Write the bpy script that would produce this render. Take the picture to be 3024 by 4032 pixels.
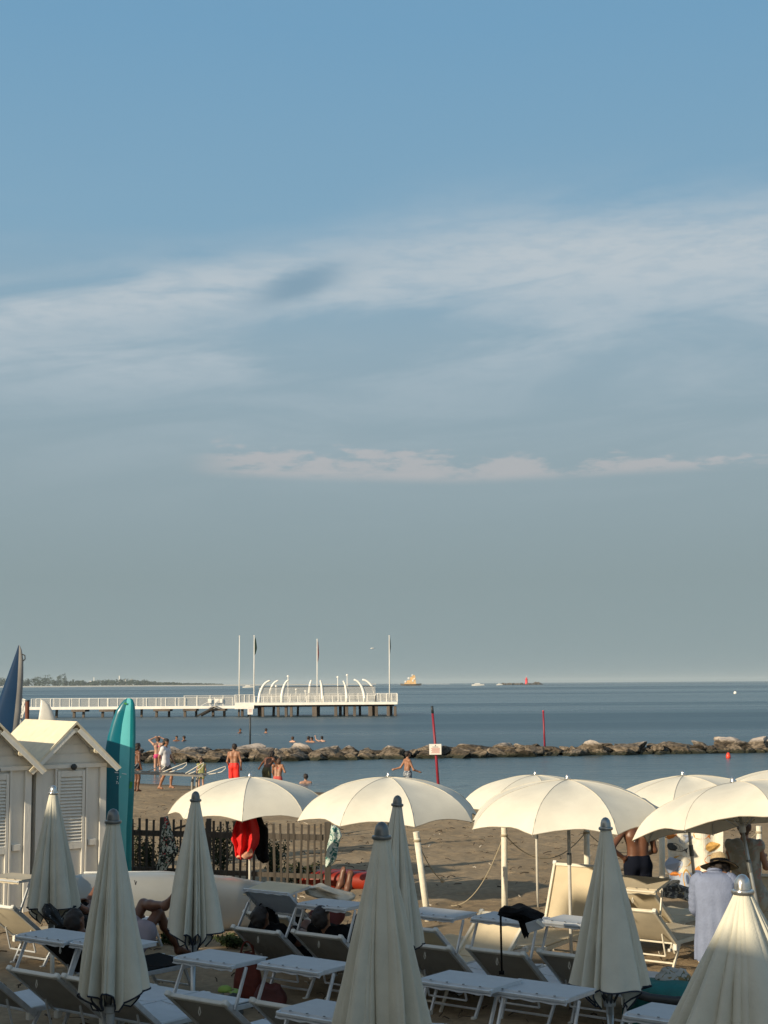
import bpy, math, random
import numpy as np
from mathutils import Vector, Matrix, noise as mnoise
random.seed(7)
rad = math.radians
scene = bpy.context.scene
for o in list(bpy.data.objects):
    bpy.data.objects.remove(o)
COL = scene.collection

# ------------------------------------------------------------------ camera
F = 5824.0
PITCH = rad(6.61)
ROLL = rad(0.40)
CAMZ = 3.5
cam_data = bpy.data.cameras.new('camera')
cam = bpy.data.objects.new('camera', cam_data)
COL.objects.link(cam)
cam_data.sensor_fit = 'HORIZONTAL'
cam_data.sensor_width = 36.0
cam_data.lens = 36.0 * F / 3024.0
cam_data.clip_start = 0.1
cam_data.clip_end = 60000
CM = Matrix.Translation((0, 0, CAMZ)) @ Matrix.Rotation(math.pi / 2 + PITCH, 4, 'X') @ Matrix.Rotation(-ROLL, 4, 'Z')
cam.matrix_world = CM
scene.camera = cam
scene.render.resolution_x = 768
scene.render.resolution_y = 1024

# ------------------------------------------------------------------ sun and sky
SUN_EL = rad(20.0)
SUN_AZ = math.atan2(-0.76, -0.65)          # clockwise from +Y, towards the sun
SUNH = Vector((math.sin(SUN_AZ), math.cos(SUN_AZ), 0))
SDIR = Vector((SUNH.x * math.cos(SUN_EL), SUNH.y * math.cos(SUN_EL), math.sin(SUN_EL)))
sd = bpy.data.lights.new('sun', 'SUN')
sd.energy = 4.6
sd.angle = rad(0.6)
sd.color = (1.0, 0.84, 0.60)
so = bpy.data.objects.new('sun', sd)
COL.objects.link(so)
so.rotation_euler = (-SDIR).to_track_quat('-Z', 'Y').to_euler()

world = bpy.data.worlds.new('World')
scene.world = world
world.use_nodes = True
wt = world.node_tree
wt.nodes.clear()

def wn(t, **k):
    n = wt.nodes.new(t)
    for a, b in k.items():
        setattr(n, a, b)
    return n

def wmath(op, a, b=None, c=None, clamp=False):
    n = wn('ShaderNodeMath', operation=op)
    n.use_clamp = clamp
    for i, v in enumerate((a, b, c)):
        if v is None:
            continue
        if isinstance(v, (int, float)):
            n.inputs[i].default_value = v
        else:
            wt.links.new(v, n.inputs[i])
    return n.outputs[0]

wout = wn('ShaderNodeOutputWorld')
wbg = wn('ShaderNodeBackground')
sky = wn('ShaderNodeTexSky')
sky.sky_type = 'NISHITA'
sky.sun_disc = False
sky.sun_elevation = SUN_EL
sky.sun_rotation = SUN_AZ % (2 * math.pi)
sky.altitude = 0
sky.air_density = 1.0
sky.dust_density = 0.6
sky.ozone_density = 1.6
wbg.inputs['Strength'].default_value = 0.15
tc = wn('ShaderNodeTexCoord')
sep = wn('ShaderNodeSeparateXYZ')
wt.links.new(tc.outputs['Generated'], sep.inputs[0])
azm = wmath('ARCTAN2', sep.outputs['X'], sep.outputs['Y'])
elv = wmath('ARCSINE', sep.outputs['Z'])
azd = wmath('MULTIPLY', azm, 180 / math.pi)      # degrees right of the view axis
eld = wmath('MULTIPLY', elv, 180 / math.pi)      # degrees above the horizon
# colour of the air at each height: grey-green murk low down, deeper blue higher up
ramp = wn('ShaderNodeValToRGB')
wt.links.new(wmath('DIVIDE', eld, 40.0, clamp=True), ramp.inputs[0])
cr = ramp.color_ramp
EXPO = 0.30
SKYRAMP = [(0.0, (0.262, 0.335, 0.350)), (0.10, (0.255, 0.330, 0.350)), (0.21, (0.282, 0.372, 0.418)),
           (0.33, (0.275, 0.395, 0.480)), (0.44, (0.215, 0.380, 0.520)), (0.62, (0.168, 0.345, 0.520)),
           (1.0, (0.15, 0.31, 0.50))]
SKYRAMP = [(p, tuple(x / 2 ** EXPO for x in c)) for p, c in SKYRAMP]
cr.elements[0].position = 0.0
cr.elements[0].color = SKYRAMP[0][1] + (1,)
cr.elements[1].position = 1.0
cr.elements[1].color = SKYRAMP[-1][1] + (1,)
for p, c in SKYRAMP[1:-1]:
    e = cr.elements.new(p)
    e.color = c + (1,)
# clouds
comb = wn('ShaderNodeCombineXYZ')
wt.links.new(wmath('MULTIPLY', azd, 0.075), comb.inputs[0])
wt.links.new(wmath('ADD', wmath('MULTIPLY', eld, 0.42), wmath('MULTIPLY', azd, -0.035)), comb.inputs[1])
nz1 = wn('ShaderNodeTexNoise')
nz1.inputs['Scale'].default_value = 1.0
nz1.inputs['Detail'].default_value = 6
nz1.inputs['Roughness'].default_value = 0.55
nz1.inputs['Distortion'].default_value = 0.7
wt.links.new(comb.outputs[0], nz1.inputs['Vector'])
comb2 = wn('ShaderNodeCombineXYZ')
wt.links.new(wmath('MULTIPLY', azd, 0.30), comb2.inputs[0])
wt.links.new(wmath('MULTIPLY', eld, 1.1), comb2.inputs[1])
nz2 = wn('ShaderNodeTexNoise')
nz2.inputs['Scale'].default_value = 1.6
nz2.inputs['Detail'].default_value = 9
nz2.inputs['Roughness'].default_value = 0.6
wt.links.new(comb2.outputs[0], nz2.inputs['Vector'])

def gauss(center, width):
    d = wmath('DIVIDE', wmath('SUBTRACT', eld, center), width)
    return wmath('POWER', 2.71828, wmath('MULTIPLY', wmath('MULTIPLY', d, d), -1.0))

def smooth(x, a, b):
    n = wn('ShaderNodeMapRange', interpolation_type='SMOOTHERSTEP')
    wt.links.new(x, n.inputs[0])
    n.inputs[1].default_value = a
    n.inputs[2].default_value = b
    return n.outputs[0]
wob = wmath('MULTIPLY', wmath('SUBTRACT', nz1.outputs[0], 0.5), 5.0)
wob2 = wmath('MULTIPLY', wmath('SUBTRACT', nz2.outputs[0], 0.5), 3.0)
# band 1: left side at 14 deg, climbing a little to the right and getting broader
c1 = wmath('ADD', wmath('ADD', 15.7, wmath('MULTIPLY', wmath('MINIMUM', azd, 3.0), 0.105)), wmath('MULTIPLY', wob, 0.30))
w1 = wmath('ADD', 1.15, wmath('MULTIPLY', smooth(azd, -9.0, 6.0), 0.75))
b1 = wmath('MULTIPLY', gauss(c1, w1), smooth(nz1.outputs[0], 0.30, 0.56))
c1b = wmath('ADD', wmath('ADD', 12.6, wmath('MULTIPLY', azd, 0.05)), wmath('MULTIPLY', wob, 0.5))
b1b = wmath('MULTIPLY', wmath('MULTIPLY', gauss(c1b, 0.95), smooth(nz1.outputs[0], 0.36, 0.64)), 0.75)
b1r = wmath('MULTIPLY', wmath('MULTIPLY', gauss(wmath('ADD', 16.3, wmath('MULTIPLY', wob2, 0.4)), 1.6), smooth(azd, 0.0, 9.0)), 0.20)
# band 2: thin low cloud bank, starts left of the middle
up2 = wmath('ADD', wmath('ADD', 8.9, wmath('MULTIPLY', azd, -0.035)), wmath('MULTIPLY', wob2, 1.15))
lowe = smooth(wmath('ADD', eld, wmath('MULTIPLY', wmath('ABSOLUTE', wmath('SUBTRACT', azd, 3.0)), -0.03)), 7.5, 8.05)
b2 = wmath('MULTIPLY', wmath('MULTIPLY', smooth(wmath('SUBTRACT', up2, eld), -0.15, 0.60), lowe), smooth(azd, -8.4, -5.0))
b2 = wmath('MULTIPLY', b2, smooth(nz2.outputs[0], 0.12, 0.60))
veil = wmath('MULTIPLY', wmath('MULTIPLY', gauss(12.2, 3.8), smooth(nz1.outputs[0], 0.30, 0.72)), 0.34)
tot = wmath('ADD', wmath('ADD', wmath('MULTIPLY', b1, 0.80), wmath('MULTIPLY', b1b, 0.5)), wmath('ADD', veil, b1r), clamp=True)
tot = wmath('MULTIPLY', tot, wmath('ADD', 0.74, wmath('MULTIPLY', smooth(nz2.outputs[0], 0.30, 0.62), 0.30)), clamp=True)
# a small darker cloud cutting into the bright band left of the middle
bdx = wmath('ADD', azd, 3.3)
bdy = wmath('ADD', wmath('SUBTRACT', wmath('SUBTRACT', eld, 15.35), wmath('MULTIPLY', bdx, 0.30)), wmath('MULTIPLY', wob2, 0.22))
bq = wmath('ADD', wmath('POWER', wmath('ABSOLUTE', wmath('DIVIDE', bdx, 1.7)), 2.4), wmath('POWER', wmath('ABSOLUTE', wmath('DIVIDE', bdy, 0.55)), 3.0))
dark = wmath('POWER', 2.71828, wmath('MULTIPLY', bq, -1.0))
tot = wmath('MULTIPLY', tot, wmath('SUBTRACT', 1.0, dark))
mix1 = wn('ShaderNodeMixRGB')
wt.links.new(tot, mix1.inputs[0])
wt.links.new(ramp.outputs[0], mix1.inputs[1])
mix1.inputs[2].default_value = tuple(x / 2 ** EXPO for x in (0.47, 0.54, 0.59)) + (1,)
mix2 = wn('ShaderNodeMixRGB')
wt.links.new(wmath('MULTIPLY', b2, 0.55), mix2.inputs[0])
mixd = wn('ShaderNodeMixRGB')
wt.links.new(wmath('MULTIPLY', dark, 0.42), mixd.inputs[0])
wt.links.new(mix1.outputs[0], mixd.inputs[1])
mixd.inputs[2].default_value = tuple(x / 2 ** EXPO for x in (0.20, 0.29, 0.37)) + (1,)
wt.links.new(mixd.outputs[0], mix2.inputs[1])
mix2.inputs[2].default_value = tuple(x / 2 ** EXPO for x in (0.53, 0.495, 0.495)) + (1,)
# the physical sky lights everything above the part of the sky in the frame; the murk band sits low down
SKYSCALE = 1 / 0.15
sc = wn('ShaderNodeVectorMath', operation='SCALE')
wt.links.new(mix2.outputs[0], sc.inputs[0])
sc.inputs['Scale'].default_value = SKYSCALE
hi = smooth(eld, 34.0, 60.0)
mix3 = wn('ShaderNodeMixRGB')
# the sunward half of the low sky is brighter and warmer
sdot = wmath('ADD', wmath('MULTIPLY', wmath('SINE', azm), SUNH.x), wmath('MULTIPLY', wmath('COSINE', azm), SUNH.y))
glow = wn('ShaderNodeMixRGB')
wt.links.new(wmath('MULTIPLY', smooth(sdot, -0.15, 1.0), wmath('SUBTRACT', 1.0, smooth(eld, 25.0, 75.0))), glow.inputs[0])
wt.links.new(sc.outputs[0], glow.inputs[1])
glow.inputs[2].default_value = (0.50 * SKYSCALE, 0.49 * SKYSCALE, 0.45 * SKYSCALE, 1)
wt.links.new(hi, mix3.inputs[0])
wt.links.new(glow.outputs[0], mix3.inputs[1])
tint = wn('ShaderNodeMixRGB', blend_type='MULTIPLY')      # takes some blue out of the high sky, for warmer fill
tint.inputs[0].default_value = 1
wt.links.new(sky.outputs[0], tint.inputs[1])
tint.inputs[2].default_value = (1.18, 1.0, 0.78, 1)
wt.links.new(tint.outputs[0], mix3.inputs[2])
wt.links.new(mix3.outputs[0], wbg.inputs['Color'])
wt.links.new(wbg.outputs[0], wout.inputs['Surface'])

scene.view_settings.view_transform = 'Standard'
scene.view_settings.look = 'None'
scene.view_settings.exposure = EXPO
scene.view_settings.gamma = 1.0
scene.render.engine = 'CYCLES'

# ------------------------------------------------------------------ placing helpers
SEA = -0.35
def ray(u, v):
    d = Vector(((u - 1512.0) / F, -(v - 2016.0) / F, -1.0))
    return CM.to_3x3() @ d
def at(u, v, Y):
    d = ray(u, v)
    return Vector((0, 0, CAMZ)) + d * (Y / d.y)
def sand_z(x, y):
    f = 0.6 * x + 0.8 * y
    return float(np.interp(f, [0, 7, 12, 17, 24, 37, 41.5, 46, 70], [.22, .16, .02, -.06, -.13, -.24, -.35, -.75, -2.2]))
def gnd(u, Y):
    """point on the sand below image column u at distance Y"""
    p = at(u, 3400, Y)
    return Vector((p.x, Y, sand_z(p.x, Y)))
def on(u, v, z):
    d = ray(u, v)
    t = (z - CAMZ) / d.z
    return Vector((0, 0, CAMZ)) + d * t

# ------------------------------------------------------------------ materials
MATS = {}
def mat(name, color, rough=0.6, metal=0.0, var=0.12, scale=8.0, bump=0.0, bscale=None, transl=0.0, spec=0.5, coat=0.0, stretch=None, col2=None):
    if name in MATS:
        return MATS[name]
    m = bpy.data.materials.new(name)
    m.use_nodes = True
    nt = m.node_tree
    b = nt.nodes['Principled BSDF']
    b.inputs['Roughness'].default_value = rough
    b.inputs['Metallic'].default_value = metal
    b.inputs['Specular IOR Level'].default_value = spec
    b.inputs['Coat Weight'].default_value = coat
    t = nt.nodes.new('ShaderNodeTexCoord')
    mp = nt.nodes.new('ShaderNodeMapping')
    nt.links.new(t.outputs['Object'], mp.inputs[0])
    if stretch:
        mp.inputs['Scale'].default_value = stretch
    n = nt.nodes.new('ShaderNodeTexNoise')
    n.inputs['Scale'].default_value = scale
    n.inputs['Detail'].default_value = 5
    n.inputs['Roughness'].default_value = 0.6
    nt.links.new(mp.outputs[0], n.inputs['Vector'])
    r = nt.nodes.new('ShaderNodeValToRGB')
    c = Vector(color[:3])
    c2 = Vector(col2) if col2 else c
    lo = c * (1 - var)
    hi_ = c2 * (1 + var)
    r.color_ramp.elements[0].position = 0.3
    r.color_ramp.elements[1].position = 0.7
    r.color_ramp.elements[0].color = (lo.x, lo.y, lo.z, 1)
    r.color_ramp.elements[1].color = (min(hi_.x, 1), min(hi_.y, 1), min(hi_.z, 1), 1)
    nt.links.new(n.outputs[0], r.inputs[0])
    nt.links.new(r.outputs[0], b.inputs['Base Color'])
    if bump:
        n2 = nt.nodes.new('ShaderNodeTexNoise')
        n2.inputs['Scale'].default_value = bscale or scale * 3
        n2.inputs['Detail'].default_value = 4
        nt.links.new(mp.outputs[0], n2.inputs['Vector'])
        bp = nt.nodes.new('ShaderNodeBump')
        bp.inputs['Strength'].default_value = bump
        bp.inputs['Distance'].default_value = 0.02
        nt.links.new(n2.outputs[0], bp.inputs['Height'])
        nt.links.new(bp.outputs[0], b.inputs['Normal'])
    if transl:
        tr = nt.nodes.new('ShaderNodeBsdfTranslucent')
        nt.links.new(r.outputs[0], tr.inputs[0])
        ms = nt.nodes.new('ShaderNodeMixShader')
        ms.inputs[0].default_value = transl
        out = nt.nodes['Material Output']
        nt.links.new(b.outputs[0], ms.inputs[1])
        nt.links.new(tr.outputs[0], ms.inputs[2])
        nt.links.new(ms.outputs[0], out.inputs[0])
    MATS[name] = m
    return m

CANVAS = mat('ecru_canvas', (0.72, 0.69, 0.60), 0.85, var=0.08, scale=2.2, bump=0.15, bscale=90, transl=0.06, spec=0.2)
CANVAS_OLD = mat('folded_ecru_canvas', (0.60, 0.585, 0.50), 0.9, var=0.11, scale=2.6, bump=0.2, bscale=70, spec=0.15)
TRIM = mat('navy_hem', (0.012, 0.018, 0.035), 0.8)
CHROME = mat('polished_cap', (0.55, 0.55, 0.54), 0.22, 0.9, var=0.05)
DARKCAP = mat('grey_plastic_cap', (0.16, 0.17, 0.17), 0.3, 0.5, var=0.08)
POLEW = mat('white_pole_paint', (0.62, 0.60, 0.54), 0.4, var=0.08, scale=12)
POLES = mat('aluminium_pole', (0.42, 0.44, 0.44), 0.35, 0.6, var=0.08, scale=12)
ALU = mat('aluminium_frame', (0.55, 0.58, 0.61), 0.38, 0.35, var=0.10, scale=15)
DARKP = mat('dark_plastic', (0.025, 0.03, 0.035), 0.5)
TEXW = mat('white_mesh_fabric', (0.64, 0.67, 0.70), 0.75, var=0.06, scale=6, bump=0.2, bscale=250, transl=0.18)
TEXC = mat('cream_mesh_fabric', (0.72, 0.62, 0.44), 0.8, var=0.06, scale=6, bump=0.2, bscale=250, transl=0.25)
WHITEP = mat('white_plastic', (0.66, 0.66, 0.62), 0.45, var=0.05)
CABW = mat('cabin_paint', (0.74, 0.72, 0.66), 0.55, var=0.08, scale=5, bump=0.15, bscale=30, stretch=(1, 1, 0.25))
CABR = mat('cabin_roof_paint', (0.70, 0.63, 0.48), 0.75, var=0.10, scale=6, bump=0.2, bscale=40)
SKIN_T = mat('tanned_skin', (0.30, 0.145, 0.085), 0.5, var=0.08)
SKIN_D = mat('deep_tanned_skin', (0.135, 0.058, 0.032), 0.45, var=0.10)
SKIN_L = mat('fair_skin', (0.42, 0.24, 0.17), 0.5, var=0.08)
HAIR_D = mat('dark_hair', (0.018, 0.012, 0.010), 0.6, var=0.3, scale=60, bump=0.5, bscale=120)
HAIR_B = mat('brown_hair', (0.07, 0.035, 0.018), 0.6, var=0.3, scale=60, bump=0.5, bscale=120)
BLACKC = mat('black_cloth', (0.007, 0.007, 0.008), 0.95, bump=0.3, bscale=40, spec=0.1)
NAVYC = mat('navy_cloth', (0.006, 0.008, 0.016), 0.9, bump=0.3, bscale=40, spec=0.1)
REDC = mat('red_cloth', (0.62, 0.012, 0.012), 0.8, bump=0.3, bscale=30)

# ------------------------------------------------------------------ mesh builder
class MB:
    def __init__(s):
        s.v, s.f, s.m = [], [], []
    def add(s, verts, faces, mi=0):
        b = len(s.v)
        s.v += [tuple(p) for p in verts]
        s.f += [tuple(i + b for i in f) for f in faces]
        s.m += [mi] * len(faces)
        return s
    def box(s, c, size, rot=None, mi=0, taper=1.0):
        x, y, z = (q / 2 for q in size)
        vs = [Vector((a * x * (taper if k > 0 else 1), b_ * y * (taper if k > 0 else 1), k * z)) for a, b_, k in
              ((-1, -1, -1), (1, -1, -1), (1, 1, -1), (-1, 1, -1), (-1, -1, 1), (1, -1, 1), (1, 1, 1), (-1, 1, 1))]
        if rot is not None:
            vs = [rot @ q for q in vs]
        c = Vector(c)
        return s.add([q + c for q in vs], [(3, 2, 1, 0), (4, 5, 6, 7), (0, 1, 5, 4), (1, 2, 6, 5), (2, 3, 7, 6), (3, 0, 4, 7)], mi)
    def beam(s, a, b, w, h, mi=0, up=(0, 0, 1)):
        a, b = Vector(a), Vector(b)
        d = (b - a)
        L = d.length
        d.normalize()
        upv = Vector(up)
        x = d.cross(upv)
        if x.length < 1e-4:
            x = d.cross(Vector((1, 0, 0)))
        x.normalize()
        z = x.cross(d)
        rot = Matrix((x, d, z)).transposed()
        return s.box((a + b) / 2, (w, L, h), rot, mi)
    def tube(s, pts, r, n=10, mi=0, cap=True):
        pts = [Vector(p) for p in pts]
        rs = r if isinstance(r, (list, tuple)) else [r] * len(pts)
        vs, fs = [], []
        prevx = None
        for i, p in enumerate(pts):
            d = (pts[min(i + 1, len(pts) - 1)] - pts[max(i - 1, 0)]).normalized()
            x = prevx - d * prevx.dot(d) if prevx is not None else d.cross(Vector((0, 0, 1)))
            if x.length < 1e-4:
                x = d.cross(Vector((1, 0, 0)))
            x.normalize()
            prevx = x
            y = d.cross(x)
            for k in range(n):
                a = 2 * math.pi * k / n
                vs.append(p + (x * math.cos(a) + y * math.sin(a)) * rs[i])
        for i in range(len(pts) - 1):
            for k in range(n):
                k2 = (k + 1) % n
                fs.append((i * n + k, i * n + k2, (i + 1) * n + k2, (i + 1) * n + k))
        if cap:
            fs.append(tuple(range(n))[::-1])
            fs.append(tuple((len(pts) - 1) * n + k for k in range(n)))
        return s.add(vs, fs, mi)
    def lathe(s, prof, c=(0, 0, 0), n=24, mi=0):
        c = Vector(c)
        vs, fs = [], []
        for r, z in prof:
            for k in range(n):
                a = 2 * math.pi * k / n
                vs.append(c + Vector((r * math.cos(a), r * math.sin(a), z)))
        for i in range(len(prof) - 1):
            for k in range(n):
                k2 = (k + 1) % n
                fs.append((i * n + k, i * n + k2, (i + 1) * n + k2, (i + 1) * n + k))
        fs.append(tuple(range(n))[::-1])
        fs.append(tuple((len(prof) - 1) * n + k for k in range(n)))
        return s.add(vs, fs, mi)
    def grid(s, nu, nv, fn, closed_u=False, mi=0):
        vs = [fn(i, j) for j in range(nv) for i in range(nu)]
        fs = []
        for j in range(nv - 1):
            for i in range(nu if closed_u else nu - 1):
                i2 = (i + 1) % nu
                fs.append((j * nu + i, j * nu + i2, (j + 1) * nu + i2, (j + 1) * nu + i))
        return s.add(vs, fs, mi)
    def slab(s, nu, nv, fn, th, mi=0):
        """a sheet with real thickness: fn gives the top surface point"""
        top = [Vector(fn(i, j)) for j in range(nv) for i in range(nu)]
        nrm = []
        for j in range(nv):
            for i in range(nu):
                a = top[j * nu + min(i + 1, nu - 1)] - top[j * nu + max(i - 1, 0)]
                b = top[min(j + 1, nv - 1) * nu + i] - top[max(j - 1, 0) * nu + i]
                q = a.cross(b)
                nrm.append(q.normalized() if q.length > 1e-9 else Vector((0, 0, 1)))
        bot = [p - q * th for p, q in zip(top, nrm)]
        N = nu * nv
        fs = []
        for j in range(nv - 1):
            for i in range(nu - 1):
                a, b, c, d = j * nu + i, j * nu + i + 1, (j + 1) * nu + i + 1, (j + 1) * nu + i
                fs += [(a, b, c, d), (N + d, N + c, N + b, N + a)]
        for i in range(nu - 1):
            fs += [(i + 1, i, N + i, N + i + 1)]
            a = (nv - 1) * nu
            fs += [(a + i, a + i + 1, N + a + i + 1, N + a + i)]
        for j in range(nv - 1):
            a, b = j * nu, (j + 1) * nu
            fs += [(a, b, N + b, N + a)]
            a, b = j * nu + nu - 1, (j + 1) * nu + nu - 1
            fs += [(b, a, N + a, N + b)]
        return s.add(top + bot, fs, mi)
    def build(s, name, mats, parent=None, smooth=False, bevel=0.0, flat_angle=None):
        me = bpy.data.meshes.new(name)
        me.from_pydata([tuple(p) for p in s.v], [], s.f)
        mats = mats if isinstance(mats, (list, tuple)) else [mats]
        for m_ in mats:
            me.materials.append(m_)
        me.polygons.foreach_set('material_index', s.m)
        if smooth:
            me.polygons.foreach_set('use_smooth', [True] * len(me.polygons))
        me.update()
        o = bpy.data.objects.new(name, me)
        COL.objects.link(o)
        if parent is not None:
            o.parent = parent
        if bevel:
            bv = o.modifiers.new('bevel', 'BEVEL')
            bv.width = bevel
            bv.segments = 2
            bv.limit_method = 'ANGLE'
        if smooth and flat_angle:
            me.set_sharp_from_angle(angle=rad(flat_angle))
        return o

def tag(o, label=None, cat=None, group=None, kind=None):
    if label: o['label'] = label
    if cat: o['category'] = cat
    if group: o['group'] = group
    if kind: o['kind'] = kind
    return o
def thing(name, loc, label, cat, group=None, rz=0.0):
    o = bpy.data.objects.new(name, None)
    o.empty_display_size = 0.2
    COL.objects.link(o)
    o.location = loc
    o.rotation_euler = (0, 0, rz)
    return tag(o, label, cat, group)
def kids(o):
    return [c for c in COL.objects if c.parent == o]
def copy_tree(o, parent=None):
    c = o.copy()
    COL.objects.link(c)
    if parent is not None:
        c.parent = parent
    for ch in kids(o):
        copy_tree(ch, c)
    return c

# ------------------------------------------------------------------ smooth solids (bodies, cloth)
def surface_nets(Fv, org, h):
    nx, ny, nz = Fv.shape
    cs = (nx - 1, ny - 1, nz - 1)
    acc = np.zeros(cs + (3,), np.float32)
    cnt = np.zeros(cs, np.float32)
    base = np.stack(np.meshgrid(np.arange(nx - 1), np.arange(ny - 1), np.arange(nz - 1), indexing='ij'), -1).astype(np.float32)
    for ax in range(3):
        for o1 in (0, 1):
            for o2 in (0, 1):
                off = [0, 0, 0]
                oth = [a for a in range(3) if a != ax]
                off[oth[0]], off[oth[1]] = o1, o2
                off2 = list(off)
                off2[ax] = 1
                A = Fv[off[0]:off[0] + cs[0], off[1]:off[1] + cs[1], off[2]:off[2] + cs[2]]
                B = Fv[off2[0]:off2[0] + cs[0], off2[1]:off2[1] + cs[1], off2[2]:off2[2] + cs[2]]
                m = (A < 0) != (B < 0)
                t = np.zeros_like(A)
                t[m] = A[m] / (A[m] - B[m])
                p = base + np.array(off, np.float32)
                p[..., ax] += t
                acc[m] += p[m]
                cnt[m] += 1
    act = cnt > 0
    idx = -np.ones(cs, np.int64)
    idx[act] = np.arange(act.sum())
    V = acc[act] / cnt[act][:, None] * h + np.array(org)
    quads = []
    ins = Fv < 0
    for ax in range(3):
        sl = [slice(1, -1)] * 3
        sl[ax] = slice(0, -1)
        sl2 = list(sl)
        sl2[ax] = slice(1, None)
        a, b = ins[tuple(sl)], ins[tuple(sl2)]
        for flip, m in ((False, a & ~b), (True, ~a & b)):
            ii = np.argwhere(m)
            if not len(ii): continue
            full = ii + 1
            full[:, ax] = ii[:, ax]
            o1, o2 = [(1, 2), (2, 0), (0, 1)][ax]
            def cell(d1, d2):
                q = full.copy()
                q[:, o1] -= d1
                q[:, o2] -= d2
                return idx[q[:, 0], q[:, 1], q[:, 2]]
            Q = np.stack([cell(1, 1), cell(0, 1), cell(0, 0), cell(1, 0)], 1)
            if flip: Q = Q[:, ::-1]
            quads.append(Q)
    Q = np.concatenate(quads)
    Q = Q[(Q >= 0).all(1)]
    return V, Q

def blob(name, prims, vox, k, m, parent=None, clip=None, disp=None, mats=None, loc=None):
    """one continuous skin round tapered capsules (a, b, ra, rb)"""
    P = [(np.array(a, float), np.array(b, float), ra, rb) for a, b, ra, rb in prims]
    lo = np.min([np.minimum(a - ra, b - rb) for a, b, ra, rb in P], 0) - 3 * vox
    hi_ = np.max([np.maximum(a + ra, b + rb) for a, b, ra, rb in P], 0) + 3 * vox
    n = np.ceil((hi_ - lo) / vox).astype(int) + 1
    Fv = np.full(n, 1.0, np.float32)
    ax = [lo[i] + np.arange(n[i]) * vox for i in range(3)]
    for a, b, ra, rb in P:
        R = max(ra, rb) + k + 3 * vox
        l = np.maximum(((np.minimum(a, b) - R - lo) / vox).astype(int), 0)
        h = np.minimum(((np.maximum(a, b) + R - lo) / vox).astype(int) + 2, n)
        X = ax[0][l[0]:h[0]][:, None, None]
        Y = ax[1][l[1]:h[1]][None, :, None]
        Z = ax[2][l[2]:h[2]][None, None, :]
        ab = b - a
        L2 = max(float(ab @ ab), 1e-9)
        t = np.clip(((X - a[0]) * ab[0] + (Y - a[1]) * ab[1] + (Z - a[2]) * ab[2]) / L2, 0, 1)
        d = np.sqrt((X - a[0] - t * ab[0]) ** 2 + (Y - a[1] - t * ab[1]) ** 2 + (Z - a[2] - t * ab[2]) ** 2) - (ra + (rb - ra) * t)
        sub = Fv[l[0]:h[0], l[1]:h[1], l[2]:h[2]]
        kk = min(k, 1.2 * max(ra, rb))
        hh = np.clip(kk - np.abs(sub - d), 0, None) / kk
        Fv[l[0]:h[0], l[1]:h[1], l[2]:h[2]] = np.minimum(sub, d) - hh * hh * kk * 0.25
    if clip:
        X, Y, Z = ax[0][:, None, None], ax[1][None, :, None], ax[2][None, None, :]
        Fv = np.maximum(Fv, clip(X, Y, Z)).astype(np.float32)
    if disp:
        X, Y, Z = ax[0][:, None, None], ax[1][None, :, None], ax[2][None, None, :]
        Fv = (Fv + disp(X, Y, Z)).astype(np.float32)
    V, Q = surface_nets(Fv, lo, vox)
    me = bpy.data.meshes.new(name)
    me.from_pydata(V.tolist(), [], Q.tolist())
    for mm in (m if isinstance(m, (list, tuple)) else [m]):
        me.materials.append(mm)
    me.polygons.foreach_set('use_smooth', [True] * len(me.polygons))
    me.update()
    o = bpy.data.objects.new(name, me)
    COL.objects.link(o)
    if parent is not None: o.parent = parent
    if loc is not None: o.location = loc
    return o
HAZE = 0.6e-4
# ------------------------------------------------------------------ sand
def val_noise(shape, cell, rng, ox=0):
    gy, gx = int(shape[0] / cell) + 3, int(shape[1] / cell) + 3
    g = rng.random((gy, gx))
    y = np.arange(shape[0]) / cell
    x = np.arange(shape[1]) / cell
    yi, xi = y.astype(int), x.astype(int)
    fy, fx = y - yi, x - xi
    fy, fx = fy * fy * (3 - 2 * fy), fx * fx * (3 - 2 * fx)
    fy, fx = fy[:, None], fx[None, :]
    g00, g01 = g[yi][:, xi], g[yi][:, xi + 1]
    g10, g11 = g[yi + 1][:, xi], g[yi + 1][:, xi + 1]
    return (g00 * (1 - fx) + g01 * fx) * (1 - fy) + (g10 * (1 - fx) + g11 * fx) * fy - 0.5

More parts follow.
